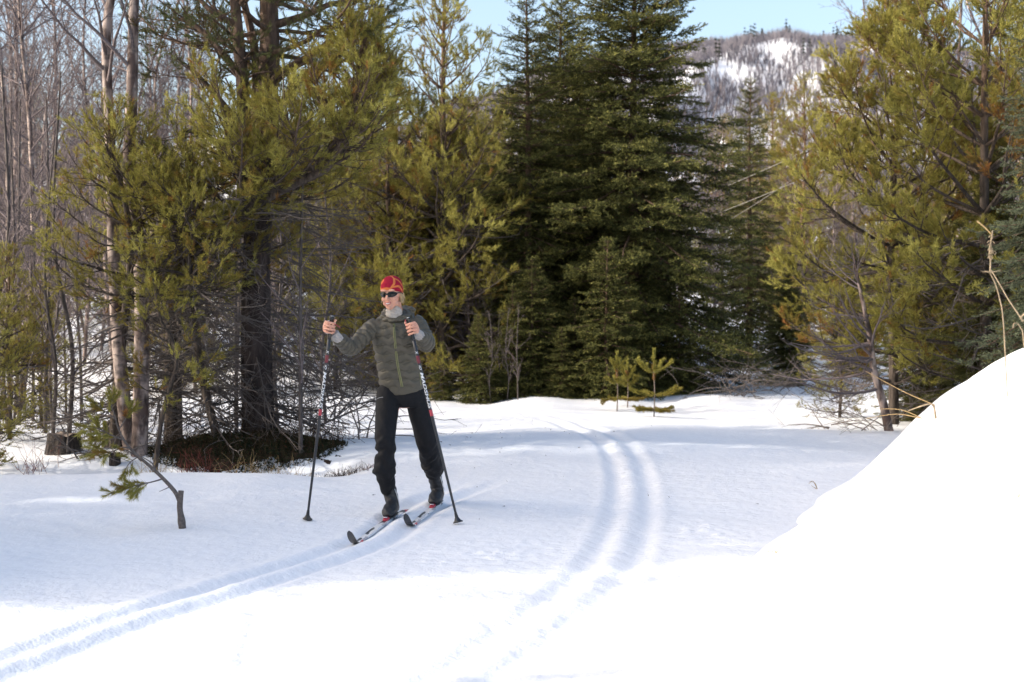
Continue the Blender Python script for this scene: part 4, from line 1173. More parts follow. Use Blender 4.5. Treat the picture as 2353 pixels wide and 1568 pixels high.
blades("dry_grass", 2120, 962, [[(0, 0, 0), (-50, -20, .1), (-110, -22, .2)], [(0, 0, 0), (-60, -10, .1), (-130, 0, .2)], [(30, -30, 0), (-40, -60, .1), (-130, -108, .2)]], "long thin grass blades hanging from the bank beside the slanted birch")
blades("dry_grass", 1878, 1124, [[(0, 0, 0), (-6, -14, 0), (-18, -17, 0)], [(0, 0, 0), (-10, -18, 0), (-20, -12, 0)], [(-2, 0, 0), (-14, -8, 0)]], "small wisp of dry grass where trail meets bank", 'straw', .003)
blades("dry_straw", 1790, 1268, [[(-30, 0, 0), (0, -1, 0), (28, -8, -.02)], [(-10, 2, 0), (12, 2, 0), (28, -2, 0)], [(-4, -4, 0), (8, -12, 0), (20, -14, 0)]], "orange straw lying on the snow at the bank's foot", 'straw', .0025)
blades("dry_straw", 2345, 1140, [[(-8, 4, 0), (0, -6, 0), (10, -16, 0)]], "single straw on the bank at the right edge", 'straw', .003)
blades("dry_straw", 2020, 1395, [[(0, 0, 0), (8, -10, 0), (12, -18, 0)]], "faint straw low on the bank in the foreground", 'straw', .002)
# scattered bits on the trail
n = 70
cx_ = rng.normal(.1, .9, n); cy_ = rng.normal(14.5, 2.6, n)
bits = Geo()
c = np.stack([cx_, cy_, zg(cx_, cy_) + .004], 1)
d = rng.normal(size=(n, 3)); d[:, 2] = np.abs(d[:, 2]) * .25
bits.needles(c, d, rng.uniform(.008, .035, n), rng.uniform(.004, .012, n), rng)
bits.needles(c, d + [0, 0, .3], rng.uniform(.008, .03, n), rng.uniform(.004, .01, n), rng)
tag(link("bark_bits", bits.mesh("bark_bits"), None, M['brown']), "small brown bark and needle bits scattered over the trail", "litter", kind='stuff')

# overhead wires far right
M['wire'] = plain("wire", (.3, .28, .26), .5, .4, .6)
for i, (a_, b_, c_) in enumerate(((1500, 478, 1990), (1480, 535, 2010), (1560, 555, 1900))):
    x1, x2 = a_, c_
    p = [P(x1, b_ + 20, 33), P((x1 + x2) / 2, b_ - 90 + 8, 31), P(x2, b_ - 200 + 4, 29)]
    g = Geo(); g.tubes(spline(p, 24)[None], np.full((1, 24), .006), 5)
    tag(link("overhead_wire", g.mesh("overhead_wire"), None, M['wire']), ("upper", "middle", "lowest")[i] + " pale overhead wire slanting up behind the slim spruce", "wire", "overhead wires")
# ------------------------------------------------------------------ the skier
class Sh:
    """closed shells for a voxel union"""
    def __init__(self): self.g = Geo()
    def loft(self, C, rx, ry=None, lat=(1, 0, 0), S=18, n=None, cap=.5):
        C = np.asarray(C, float); rx = np.asarray(rx, float); ry = rx if ry is None else np.asarray(ry, float)
        if n:
            A = spline(np.column_stack([C, rx, ry]), n); C, rx, ry = A[:, :3], A[:, 3], A[:, 4]
        T = nrm(np.gradient(C, axis=0)); lat = np.asarray(lat, float)
        U = nrm(lat - (T * lat).sum(1, keepdims=True) * T); V = np.cross(T, U)
        # rounded ends
        def endcap(i, sgn):
            rows = []
            for a in (.35, .7, 1.0, 1.3, 1.5):
                o = min(rx[i], ry[i]) * math.sin(a) * cap * sgn
                rows.append((C[i] + T[i] * o, rx[i] * math.cos(a), ry[i] * math.cos(a), U[i], V[i]))
            return rows
        rows = endcap(0, -1)[::-1] + [(C[i], rx[i], ry[i], U[i], V[i]) for i in range(len(C))] + endcap(-1, 1)
        a = np.arange(S) * 2 * math.pi / S
        v = np.concatenate([c + x * np.cos(a)[:, None] * u + y * np.sin(a)[:, None] * w for c, x, y, u, w in rows])
        m = len(rows); i = np.arange(m * S).reshape(m, S)
        q = np.stack([i[:-1], np.roll(i, -1, 1)[:-1], np.roll(i, -1, 1)[1:], i[1:]], -1).reshape(-1, 4)
        k = len(v)
        v = np.vstack([v, v[:S].mean(0), v[-S:].mean(0)])
        t = [(k, (j + 1) % S, j) for j in range(S)] + [(k + 1, i[-1, j], i[-1, (j + 1) % S]) for j in range(S)]
        self.g.add(v, quads=q, tris=t)
        return self
    def ell(self, c, r, rot=None, n=14):
        th = np.linspace(0, math.pi, n)[1:-1]; ph = np.arange(2 * n) * math.pi / n
        v = np.array([[math.sin(t) * math.cos(p), math.sin(t) * math.sin(p), math.cos(t)] for t in th for p in ph] + [[0, 0, 1], [0, 0, -1]]) * np.asarray(r)
        if rot is not None: v = v @ np.asarray(rot).T
        m, S = len(th), 2 * n; i = np.arange(m * S).reshape(m, S)
        q = np.stack([i[:-1], i[1:], np.roll(i, -1, 1)[1:], np.roll(i, -1, 1)[:-1]], -1).reshape(-1, 4)
        t = [(m * S, i[0, j], i[0, (j + 1) % S]) for j in range(S)] + [(m * S + 1, i[-1, (j + 1) % S], i[-1, j]) for j in range(S)]
        self.g.add(v + np.asarray(c), quads=q, tris=t)
        return self
    def fuse(self, name, vox, smooth=4):
        me = self.g.mesh(name + "_src")
        o = bpy.data.objects.new("tmp", me); COL.objects.link(o)
        m = o.modifiers.new("r", 'REMESH'); m.mode = 'VOXEL'; m.voxel_size = vox; m.use_smooth_shade = True
        s = o.modifiers.new("s", 'SMOOTH'); s.factor = .5; s.iterations = smooth
        dg = bpy.context.evaluated_depsgraph_get(); dg.update()
        r = bpy.data.meshes.new_from_object(o.evaluated_get(dg)); r.name = name
        bpy.data.objects.remove(o); bpy.data.meshes.remove(me)
        return r

def displace(me, fn):
    n = len(me.vertices)
    co = np.zeros(n * 3, np.float32); me.vertices.foreach_get("co", co); co = co.reshape(-1, 3).astype(float)
    no = np.zeros(n * 3, np.float32); me.vertex_normals.foreach_get("vector", no); no = no.reshape(-1, 3).astype(float)
    me.vertices.foreach_set("co", (co + no * fn(co, no)[:, None]).astype(np.float32).ravel())
    me.update()

def seg_param(co, pts):
    """distance to a polyline and arc length along it"""
    pts = np.asarray(pts, float); best = np.full(len(co), 9.); s_ = np.zeros(len(co)); acc = 0
    for a, b in zip(pts[:-1], pts[1:]):
        d = b - a; L = np.linalg.norm(d); t = np.clip(((co - a) @ d) / L ** 2, 0, 1)
        q = np.linalg.norm(co - a - t[:, None] * d, axis=1); k = q < best
        best[k] = q[k]; s_[k] = acc + t[k] * L; acc += L
    return best, s_

# materials
def cloth(name, col, rough=.7, bump=.25, scale=90, spec=.25, var=.12):
    return plain(name, col, rough, spec, 0, bump, scale, var)
M['skin'] = plain("skin", (.56, .285, .20), .5, .35, var=.06, bscale=60, bump=.05)
M['skin'].node_tree.nodes["Principled BSDF"].inputs['Subsurface Weight'].default_value = .12
M['skin'].node_tree.nodes["Principled BSDF"].inputs['Subsurface Radius'].default_value = (.012, .005, .003)
M['jacket'] = plain("jacket_nylon", (.074, .066, .048), .5, .35, 0, .06, 40, .03)
M['zip'] = plain("zip_tape", (.18, .18, .085), .6, .3)
M['black_cloth'] = cloth("black_softshell", (.0048, .0052, .0068), .75, .3, 40, .25, .25)
M['boot'] = cloth("black_boot", (.016, .016, .018), .5, .3, 60, .4)
M['gaiter'] = cloth("light_grey_fleece", (.37, .345, .315), .9, .1, 60, .05)
M['cuff'] = cloth("grey_knit", (.36, .34, .325), .95, .6, 220, .1)
M['hair'] = plain("blond_hair", (.42, .30, .16), .5, .4, bump=.2, bscale=200, var=.25)
M['lens'] = plain("dark_lens", (.005, .006, .007), .12, .22)
M['frame'] = plain("black_frame", (.01, .01, .011), .25, .5)
M['teeth'] = plain("teeth", (.75, .72, .66), .3, .5)
M['lips'] = plain("lips", (.42, .12, .11), .45, .4)
M['red'] = plain("red_plastic", (.36, .03, .05), .4, .5)
M['white'] = plain("white_print", (.6, .62, .64), .5, .4)
M['carbon'] = plain("pole_black", (.014, .016, .02), .3, .5)
M['grey'] = plain("grey_strap", (.30, .30, .31), .8, .2)
M['silver'] = plain("ring_silver", (.8, .8, .8), .2, .5, 1.0)

def hat_mat():
    m, nt, b = new_mat("beanie_knit")
    tc = nt.nodes.new('ShaderNodeTexCoord')
    nz = nt.nodes.new('ShaderNodeTexNoise'); nz.inputs['Scale'].default_value = 9; nz.inputs['Detail'].default_value = 1
    nt.links.new(tc.outputs['Object'], nz.inputs['Vector'])
    mixv = nt.nodes.new('ShaderNodeMix'); mixv.data_type = 'VECTOR'; mixv.inputs['Factor'].default_value = .055
    nt.links.new(tc.outputs['Object'], mixv.inputs['A']); nt.links.new(nz.outputs['Color'], mixv.inputs['B'])
    vo = nt.nodes.new('ShaderNodeTexVoronoi'); vo.feature = 'DISTANCE_TO_EDGE'; vo.inputs['Scale'].default_value = 9.0
    nt.links.new(mixv.outputs['Result'], vo.inputs['Vector'])
    r = nt.nodes.new('ShaderNodeValToRGB'); r.color_ramp.interpolation = 'CONSTANT'
    r.color_ramp.elements[0].color = (.52, .15, .05, 1); r.color_ramp.elements[1].position = .062; r.color_ramp.elements[1].color = (.27, .013, .032, 1)
    nt.links.new(vo.outputs['Distance'], r.inputs[0]); nt.links.new(r.outputs[0], b.inputs['Base Color'])
    b.inputs['Roughness'].default_value = .95; b.inputs['Specular IOR Level'].default_value = .1
    wv = nt.nodes.new('ShaderNodeTexNoise'); wv.inputs['Scale'].default_value = 260
    nt.links.new(tc.outputs['Object'], wv.inputs['Vector'])
    bp = nt.nodes.new('ShaderNodeBump'); bp.inputs['Strength'].default_value = .5; bp.inputs['Distance'].default_value = .004
    nt.links.new(wv.outputs[0], bp.inputs['Height']); nt.links.new(bp.outputs[0], b.inputs['Normal'])
    return m
M['hat'] = hat_mat()

ORG = np.array([-.86, 10.5, 0.0])
person = empty("person", tuple(ORG), "cross country skier in olive quilted jacket, black trousers and red orange beanie, smiling in sunglasses", "person")
J = lambda px, py, d: P(px, py, d) - ORG

hipC = J(925, 905, 10.62)
rhip, lhip = J(897, 915, 10.60), J(957, 912, 10.66)
rknee, rank = J(885, 1021, 10.40), J(890, 1122, 10.44)
lknee, lank = J(981, 1025, 10.66), J(998, 1092, 11.02)
rsh, lsh = J(860, 752, 10.45), J(957, 745, 10.47)
relb, rwr = J(806, 800, 10.28), J(774, 776, 10.06)
lelb, lwr = J(981, 790, 10.36), J(960, 768, 10.14)
neck = J(908, 722, 10.44)

# head frame: x to the picture's right, y away from the camera, z up; turned a little to the picture's left
yaw, pit, rol = R(-17), R(4), R(-2)
HR = np.array(Matrix.Rotation(yaw, 3, 'Z') @ Matrix.Rotation(pit, 3, 'X') @ Matrix.Rotation(rol, 3, 'Y'))
HCn = J(900, 677, 10.36)
HS = .97
def hd(*p): return HCn + HS * (HR @ np.array(p, float))
def hds(pts): return np.array([hd(*p) for p in pts])

# poles first: hands are built round them
def ski_pole_line(top, bot): return np.array(top), np.array(bot)
RP = (P(763, 727, 9.98), np.array([-1.468, 10.15, 0.0])); LP = (P(938, 731, 10.07), np.array([-.376, 9.94, 0.0]))
for pr in (RP, LP): pr[1][2] = gz(pr[1][0], pr[1][1]) - .005

def hand_frame(pole, px_y):
    a = nrm(pole[0] - pole[1])
    # grip centre where the pole passes the wanted height
    t = (px_y - pole[1][2]) / (pole[0][2] - pole[1][2])
    c = pole[1] + t * (pole[0] - pole[1]) - ORG
    y = np.array([0, 1.0, 0]); y = nrm(y - (y @ a) * a); x = np.cross(y, a)
    return np.column_stack([x, y, a]), c
def build_hand(S, fr, c, side, wrist):
    """side=-1: palm to the picture's left of the pole; fingers wrap round the camera side"""
    def loc(r, ang, z):
        a = R(ang); x = r * math.cos(a) * (1 if side < 0 else -1)
        return c + fr @ np.array([x, r * math.sin(a), z])
    zf = (.0355, .0125, -.0110, -.0335); ln = (.96, 1.05, 1.0, .84); rad = (.0088, .0092, .0088, .0078)
    for z, l, rr in zip(zf, ln, rad):
        k = loc(.040, 196, z + .004); p1 = loc(.034 * l, 262, z + .001); p2 = loc(.030 * l, 322, z - .001); p3 = loc(.0235, 372, z - .002); p4 = loc(.0215, 400, z - .002)
        S.loft([k, (k + p1) / 2 * .5 + loc(.041, 230, z) * .5, p1, p2, p3, p4], [rr * 1.12, rr * 1.04, rr * 1.06, rr * .97, rr * .9, rr * .74], n=14, S=10)
        S.ell(p1, (rr * 1.07,) * 3, n=6)
    # palm and back of the hand
    w0 = wrist
    pm = [w0, loc(.052, 120, -.004), loc(.043, 160, 0), loc(.040, 192, .002)]
    S.loft(pm, [.024, .034, .041, .040], [.020, .019, .017, .013], lat=fr[:, 2], n=12, S=16)
    S.ell(loc(.033, 140, .018), (.019, .019, .024), n=8)
    # thumb leaves the palm near the wrist and closes over the index finger
    th = [loc(.040, 118, .022), loc(.034, 90, .040), loc(.028, 50, .050), loc(.027, 8, .053), loc(.026, -22, .052)]
    S.loft(th, [.0145, .0125, .0110, .0105, .0080], n=14, S=10)

# ---------- body: one continuous figure
B = Sh()
B.ell(hd(0, .012, .030), np.array([.073, .093, .098]) * HS, HR)
B.ell(hd(0, -.030, -.025), np.array([.060, .058, .078]) * HS, HR)
B.ell(hd(0, -.046, -.078), np.array([.034, .040, .034]) * HS, HR)
B.ell(hd(0, -.068, -.094), np.array([.020, .019, .016]) * HS, HR)
for s in (-1, 1):
    B.ell(hd(s * .033, -.066, -.030), np.array([.023, .021, .021]) * HS, HR)
    B.ell(hd(s * .030, -.078, .034), np.array([.028, .012, .010]) * HS, HR)
    B.ell(hd(s * .070, .012, -.012), np.array([.009, .018, .030]) * HS, HR)
    B.ell(hd(s * .040, -.026, -.064), np.array([.019, .036, .022]) * HS, HR)
    B.ell(hd(s * .0085, -.094, -.030), np.array([.007, .009, .007]) * HS, HR, n=8)
B.loft(hds([(0, -.080, .018), (0, -.092, -.004), (0, -.104, -.024), (0, -.102, -.032)]), [.008, .009, .0115, .0095], n=10, S=10)
B.ell(hd(0, -.086, -.0555), np.array([.020, .008, .0062]) * HS, HR, n=8)
B.ell(hd(0, -.085, -.0735), np.array([.018, .008, .0065]) * HS, HR, n=8)
B.loft([hd(0, .025, -.05), neck + [0, .01, .03], neck + [0, .02, -.06]], [.052, .052, .062], n=8)
B.loft([neck + [0, .02, -.03], J(907, 752, 10.47), J(910, 800, 10.52), J(918, 860, 10.58), hipC, hipC - [0, 0, .07]], [.07, .14, .135, .118, .135, .11], [.06, .088, .095, .085, .10, .08], n=20, S=22)
B.loft([rsh, (rsh + relb) / 2, relb], [.044, .040, .034], n=8); B.loft([relb, (relb + rwr) / 2, rwr], [.034, .033, .024], n=8)
B.loft([lsh, (lsh + lelb) / 2, lelb], [.044, .040, .034], n=8); B.loft([lelb, (lelb + lwr) / 2, lwr], [.034, .033, .024], n=8)
for h_, k_, a_ in ((rhip, rknee, rank), (lhip, lknee, lank)):
    B.loft([h_, (h_ + k_) / 2, k_], [.078, .068, .05], n=10); B.loft([k_, k_ * .6 + a_ * .4, a_ + [0, 0, .02], a_ - [0, 0, .03]], [.05, .046, .030, .028], n=10)
frR, cR = hand_frame(RP, P(763, 753, 9.98)[2]); frL, cL = hand_frame(LP, P(944, 757, 10.07)[2])
build_hand(B, frR, cR, -1, rwr + nrm(cR - rwr) * .03)
build_hand(B, frL, cL, 1, lwr + nrm(cL - lwr) * .03)
body = link("body", B.fuse("body", .0034, 2), person, M['skin'])

def tube_part(name, pts, r, mat, parent, n=14, S=6, r2=None):
    g = Geo(); g.tubes(spline(pts, n)[None], np.linspace(r, r if r2 is None else r2, n)[None], S, cap=True)
    return link(name, g.mesh(name), parent, mat)
# smile
tube_part("upper_lip", hds([(-.0245, -.083, -.0525), (-.014, -.0925, -.0562), (0, -.0965, -.0572), (.014, -.0925, -.0562), (.0245, -.083, -.0525)]), .0024, M['lips'], body)
tube_part("lower_lip", hds([(-.0245, -.083, -.0530), (-.014, -.0910, -.0680), (0, -.0945, -.0725), (.014, -.0910, -.0680), (.0245, -.083, -.0530)]), .0028, M['lips'], body)
g = Geo(); xs_ = np.linspace(-.0195, .0195, 13); yy = -.0955 + 26 * xs_ ** 2
up_ = np.stack([xs_, yy, -.0570 + 8 * xs_ ** 2], 1); lo_ = np.stack([xs_, yy, -.0672 + 22 * xs_ ** 2], 1)
g.add(np.vstack([hds(up_), hds(lo_)]), quads=[(i, i + 1, i + 14, i + 13) for i in range(12)])
link("teeth", g.mesh("teeth"), body, M['teeth'])

# ---------- jacket
JK = Sh()
tors = [J(907, 738, 10.46), J(907, 760, 10.47), J(909, 795, 10.50), J(915, 840, 10.55), J(922, 875, 10.60), J(925, 895, 10.62)]
JK.loft(tors, [.125, .168, .166, .158, .166, .170], [.085, .112, .122, .118, .126, .128], lat=(1, .08, 0), n=26, S=30, cap=.12)
ra = [rsh + [.03, 0, .0], rsh, rsh * .5 + relb * .5, relb, relb * .55 + rwr * .45, rwr - (rwr - relb) * .10]
la = [lsh - [.03, 0, .0], lsh, lsh * .5 + lelb * .5, lelb, lelb * .55 + lwr * .45, lwr - (lwr - lelb) * .14]
JK.loft(ra, [.070, .070, .062, .060, .056, .044], n=22, S=18, cap=.4)
JK.loft(la, [.072, .072, .066, .066, .060, .046], n=22, S=18, cap=.4)
JK.ell(rsh + [.03, 0, -.005], (.070, .072, .066)); JK.ell(lsh + [-.03, 0, -.005], (.070, .072, .066))
# trapezius slope and stand-up collar
JK.loft([rsh + [.03, .01, .008], neck + [-.03, .02, -.015]], [.056, .052], n=6); JK.loft([lsh + [-.03, .01, .008], neck + [.04, .02, -.015]], [.056, .054], n=6)
jme = JK.fuse("jacket", .0048, 6)
tl = np.array(tors)
def quilt(co, no):
    dt, st_ = seg_param(co, tl); d1, s1 = seg_param(co, ra[1:]); d2, s2 = seg_param(co, la[1:])
    arm = np.minimum(d1, d2) < .078
    arm &= (np.abs(co[:, 0] - tl[0][0]) > .135)
    sa = np.where(d1 < d2, s1, s2)
    # waved quilting lines: about every 6 cm on the trunk, every 5 cm on the sleeves
    ph = np.where(arm, sa / .050 + .12 * np.sin(co[:, 2] * 60), co[:, 2] / .064 + .16 * np.sin(co[:, 0] * 2 * math.pi / .105 + np.floor(co[:, 2] / .064) * 2.2))
    puff = np.abs(np.sin(math.pi * ph)) ** .7
    dm = (.5 - np.abs((ph % 1.0) - .5)) * np.where(arm, .050, .064)
    crease = np.exp(-(dm / .0075) ** 2)
    wr = np.sin(co[:, 0] * 70 + co[:, 2] * 45) * np.sin(co[:, 2] * 90 - co[:, 0] * 40) * .0016
    yoke = sstep(.10, .02, neck[2] - co[:, 2])
    fold = .004 * np.sin(co[:, 0] * 95 + 5 * np.sin(co[:, 2] * 18)) * sstep(.03, .10, neck[2] - co[:, 2]) * sstep(.22, .14, neck[2] - co[:, 2])
    return ((puff - .5) * .005 - .0065 * crease) * (1 - .6 * yoke) * sstep(tl[-1][2] - .005, tl[-1][2] + .05, co[:, 2]) + wr + fold
displace(jme, quilt)
# a straight-edged hem and open cuffs hide inside; hem rises at the sides
jacket = link("jacket", jme, person, M['jacket'])
# collar and hood
CO = Sh()
a = np.linspace(0, 2 * math.pi, 25)
nk = neck + np.array([.004, .012, -.01])
ring = np.stack([nk[0] + .090 * np.cos(a), nk[1] + .085 * np.sin(a), nk[2] + .004 + .034 * np.sin(a) + .010 * np.cos(a)], 1)
CO.loft(ring[:-1], .022 + .004 * np.sin(a[:-1]), .024 + .008 * np.sin(a[:-1]), lat=(0, 0, 1), S=10)
CO.loft(np.vstack([ring[-4:-1], ring[:3]]), np.full(6, .022), np.full(6, .024), lat=(0, 0, 1), S=10)
CO.loft([nk + [-.085, .05, .012], nk + [-.05, .10, .015], nk + [.02, .115, .02], nk + [.085, .09, .028], nk + [.108, .03, .026]], [.034, .046, .05, .046, .034], n=16, S=14)
cme = CO.fuse("hood", .005, 4)
displace(cme, lambda co, no: .004 * np.sin(co[:, 0] * 90 + 3 * np.sin(co[:, 2] * 60)) + .003 * np.sin(co[:, 2] * 150))
link("hood", cme, jacket, M['jacket'])
# neck gaiter
GA = Sh(); GA.loft([neck + [-.002, .006, -.050], neck + [-.004, .004, -.026], hd(0, .024, -.132), hd(0, .030, -.114)], [.068, .065, .060, .056], [.064, .060, .056, .054], n=12, S=20, cap=.1)
gme = GA.fuse("neck_gaiter", .004, 3)
displace(gme, lambda co, no: (.002 * np.sin(co[:, 2] * 200 + co[:, 0] * 60)) + .001 * np.sin(co[:, 0] * 160))
ngo = link("neck_gaiter", gme, person, M['gaiter'])
for k_, (z_, r_) in enumerate(((-.020, .0655), (-.034, .0675))):
    a_ = np.linspace(math.pi * 1.08, math.pi * 1.92, 14)
    tube_part("fold", np.stack([neck[0] - .004 + r_ * np.cos(a_), neck[1] + .005 + (r_ - .003) * np.sin(a_), neck[2] + z_ + .012 * np.abs(np.cos(a_))], 1), .0055, M['gaiter'], ngo, n=14, S=6)
tube_part("label_patch", [neck + [-.010, -.058, .004], neck + [-.008, -.062, -.016]], .010, M['white'], ngo, n=4, S=6)

# zips lie on the jacket surface
def bvh_me(me, off=ORG):
    return BVHTree.FromPolygons([Vector(v.co) + Vector(off) for v in me.vertices], [tuple(p.vertices) for p in me.polygons])
jb = bvh_me(jme)
def on_jacket(pts, lift=.002):
    out = []
    for px, py in spline(np.array(pts, float), 30):
        h = hit(jb, px, py)
        if h is not None: out.append(h + np.array([0, -lift, 0]) - ORG)
    out = np.array(out)
    for _ in range(3): out[1:-1] = (out[:-2] + out[1:-1] * 2 + out[2:]) / 4
    return out
def ribbon(name, pts, w, mat, parent, th=.003):
    s = Sh(); m = len(pts)
    s.loft(pts, np.full(m, w / 2), np.full(m, th), lat=(1, 0, 0), S=8, cap=.2)
    return link(name, s.g.mesh(name), parent, mat)
zp = on_jacket([(905, 744), (906, 765), (909, 800), (914, 840), (920, 870), (924, 889)])
zz_ = ribbon("zip", zp, .019, M['zip'], jacket)
tube_part("zip_teeth", zp - [0, .0030, 0], .0014, M['black_cloth'], zz_, n=40, S=5)
tube_part("zip_pull", [zp[1] - [0, .005, 0], zp[2] - [0, .006, 0]], .004, M['black_cloth'], zz_, n=4)
pz = on_jacket([(964, 852), (966, 870), (967, 886)])
if len(pz) > 4: ribbon("pocket_zip", pz, .008, M['zip'], jacket)

# ---------- trousers
TR = Sh()
TR.loft([J(924, 872, 10.60), J(925, 890, 10.62), J(926, 912, 10.63), J(926, 926, 10.64)], [.150, .168, .172, .160], [.105, .120, .128, .115], n=10, S=26, cap=.15)
rl = [J(893, 900, 10.60), J(888, 958, 10.50), J(885, 1002, 10.42), J(886, 1024, 10.40), J(887, 1046, 10.41), J(883, 1072, 10.42), J(885, 1090, 10.43), J(889, 1106, 10.44), J(892, 1128, 10.46)]
TR.loft(rl, [.090, .084, .076, .075, .067, .086, .078, .062, .054], [.100, .092, .084, .084, .078, .090, .084, .070, .062], n=44, S=24)
ll = [J(955, 900, 10.66), J(966, 955, 10.66), J(978, 1005, 10.66), J(984, 1030, 10.70), J(989, 1050, 10.78), J(994, 1066, 10.85), J(996, 1080, 10.92), J(996, 1090, 10.98)]
TR.loft(ll, [.092, .084, .080, .076, .082, .084, .070, .048], [.100, .092, .088, .086, .090, .092, .078, .056], n=44, S=24)
tme = TR.fuse("trousers", .0058, 4)
def folds(co, no):
    _, s1 = seg_param(co, rl); _, s2 = seg_param(co, ll); d1, _ = seg_param(co, rl); d2, _ = seg_param(co, ll)
    s = np.where(d1 < d2, s1, s2)
    k = sstep(.30, .48, s)
    w = np.sin(s * 62 + 2.2 * np.sin(co[:, 0] * 34 + s * 9) + np.where(d1 < d2, 0, 1.5))
    return k * .0085 * w * (.6 + .4 * np.sin(co[:, 0] * 50 + co[:, 1] * 40)) + .0022 * np.sin(co[:, 2] * 55 + co[:, 0] * 60) * np.sin(co[:, 0] * 42)
displace(tme, folds)
trous = link("trousers", tme, person, M['black_cloth'])
tb_ = bvh_me(tme)
pl_ = []
for px, py in spline(np.array([(866, 917), (873, 914), (880, 913)], float), 8):
    h = hit(tb_, px, py)
    if h is not None: pl_.append(h + np.array([0, -.002, 0]) - ORG)
if len(pl_) > 3: tube_part("pocket_zip", np.array(pl_), .0022, M['grey'], trous, n=8, S=5)

# ---------- skis (they lie in the track; boots stand on them)
def ski_axes(tip, tail):
    t = nrm(np.array([tail[0] - tip[0], tail[1] - tip[1], 0.0])); return t, np.cross([0, 0, 1.0], t)
def ski_mat():
    m, nt, b = new_mat("ski_graphics")
    tc = nt.nodes.new('ShaderNodeTexCoord')
    mp = nt.nodes.new('ShaderNodeMapping'); mp.inputs['Scale'].default_value = (26, 7, 26); mp.inputs['Rotation'].default_value = (0, 0, .5)
    nt.links.new(tc.outputs['Object'], mp.inputs[0])
    vo = nt.nodes.new('ShaderNodeTexVoronoi'); vo.feature = 'F1'; vo.distance = 'MANHATTAN'; vo.inputs['Scale'].default_value = 1.0
    nt.links.new(mp.outputs[0], vo.inputs['Vector'])
    sp_ = nt.nodes.new('ShaderNodeSeparateColor'); nt.links.new(vo.outputs['Color'], sp_.inputs[0])
    r = nt.nodes.new('ShaderNodeValToRGB'); r.color_ramp.interpolation = 'CONSTANT'
    e = r.color_ramp.elements
    e[0].color = (.72, .72, .72, 1); e[1].position = .58; e[1].color = (.03, .03, .035, 1)
    x = e.new(.74); x.color = (.45, .035, .05, 1); x = e.new(.84); x.color = (.38, .38, .40, 1); x = e.new(.9); x.color = (.75, .75, .75, 1)
    nt.links.new(sp_.outputs[0], r.inputs[0]); nt.links.new(r.outputs[0], b.inputs['Base Color'])
    b.inputs['Roughness'].default_value = .35
    return m
M['ski'] = ski_mat()
def make_ski(tip, tail, boot_xy, label):
    t, n_ = ski_axes(tip, tail)
    L = math.hypot(tail[0] - tip[0], tail[1] - tip[1])
    zb = np.mean([gz(tip[0] + t[0] * q, tip[1] + t[1] * q) for q in np.linspace(.2, L, 8)]) - .048
    root = empty("ski", (tip[0], tip[1], zb), label, "ski", "the skier's pair of skis", math.atan2(t[1], t[0]) - math.pi / 2)
    # local frame: y along the ski from tip to tail
    s = np.concatenate([np.linspace(-.07, .16, 16), np.linspace(.2, L, 24)])
    rise = np.where(s < .17, .115 * np.clip((.17 - s) / .24, 0, 1) ** 1.9, 0) + .010 * np.sin(np.clip((s - .2) / (L - .2), 0, 1) * math.pi)
    wd = np.interp(s, [-.07, -.058, -.03, .03, .15, L * .5, L - .1, L], [.004, .016, .023, .026, .0235, .022, .022, .019])
    th = np.interp(s, [-.07, .1, L * .35, L * .55, L], [.005, .007, .020, .020, .008])
    def body_(i0, i1, lift=0):
        rows = []
        for i in range(i0, i1):
            rows += [(-wd[i], s[i], rise[i]), (wd[i], s[i], rise[i]), (wd[i] * .97, s[i], rise[i] + th[i] + lift), (-wd[i] * .97, s[i], rise[i] + th[i] + lift)]
        m = i1 - i0; k = np.arange(m * 4).reshape(m, 4)
        q = np.stack([k[:-1], np.roll(k, -1, 1)[:-1], np.roll(k, -1, 1)[1:], k[1:]], -1).reshape(-1, 4)
        q = np.vstack([q, [k[0][::-1]], [k[-1]]])
        g = Geo(); g.add(np.array(rows), quads=q); return g.mesh("ski_part", False)
    link("ski_body", body_(14, 40), root, M['ski'])
    link("shovel", body_(0, 15), root, M['carbon'])
    by = (boot_xy[0] - tip[0]) * t[0] + (boot_xy[1] - tip[1]) * t[1]
    bd = empty("x") if False else None
    zt = .010 * math.sin((by - .2) / (L - .2) * math.pi) + .020
    S_ = Sh(); S_.loft([(0, by - .075, zt + .004), (0, by - .04, zt + .010), (0, by + .01, zt + .012)], [.016, .022, .022], [.006, .011, .012], lat=(1, 0, 0), n=8, S=10)
    b1 = link("binding", S_.g.mesh("binding"), root, M['red'])
    g = Geo(); g.tubes(np.array([[(-.014, by - .05, zt + .024), (0, by - .055, zt + .026), (.014, by - .05, zt + .024)]]), np.full((1, 3), .0035), 6, cap=True)
    link("clip", g.mesh("clip"), b1, M['white'])
    S_ = Sh(); S_.loft([(0, by + .01, zt + .003), (0, by + .27, zt + .003)], [.020, .020], [.004, .004], lat=(1, 0, 0), n=4, S=8)
    link("heel_plate", S_.g.mesh("heel_plate"), root, M['carbon'])
    return t, zb + zt
SK1 = (np.array([-1.045, 9.24]), np.array([-.790, 11.12])); SK2 = (np.array([-.735, 9.97]), np.array([-.475, 11.84]))
rt_, ltoe = P(886, 1172, 10.29), P(1000, 1151, 10.92)
def onto(sk, y):
    f = (y - sk[0][1]) / (sk[1][1] - sk[0][1]); return sk[0] + f * (sk[1] - sk[0])
t1, z1 = make_ski(*SK1, onto(SK1, 10.27), "ski under the skier's front boot, its black tip farther out to the left")
t2, z2 = make_ski(*SK2, onto(SK2, 10.90), "ski under the skier's rear boot, nearer the right pole")

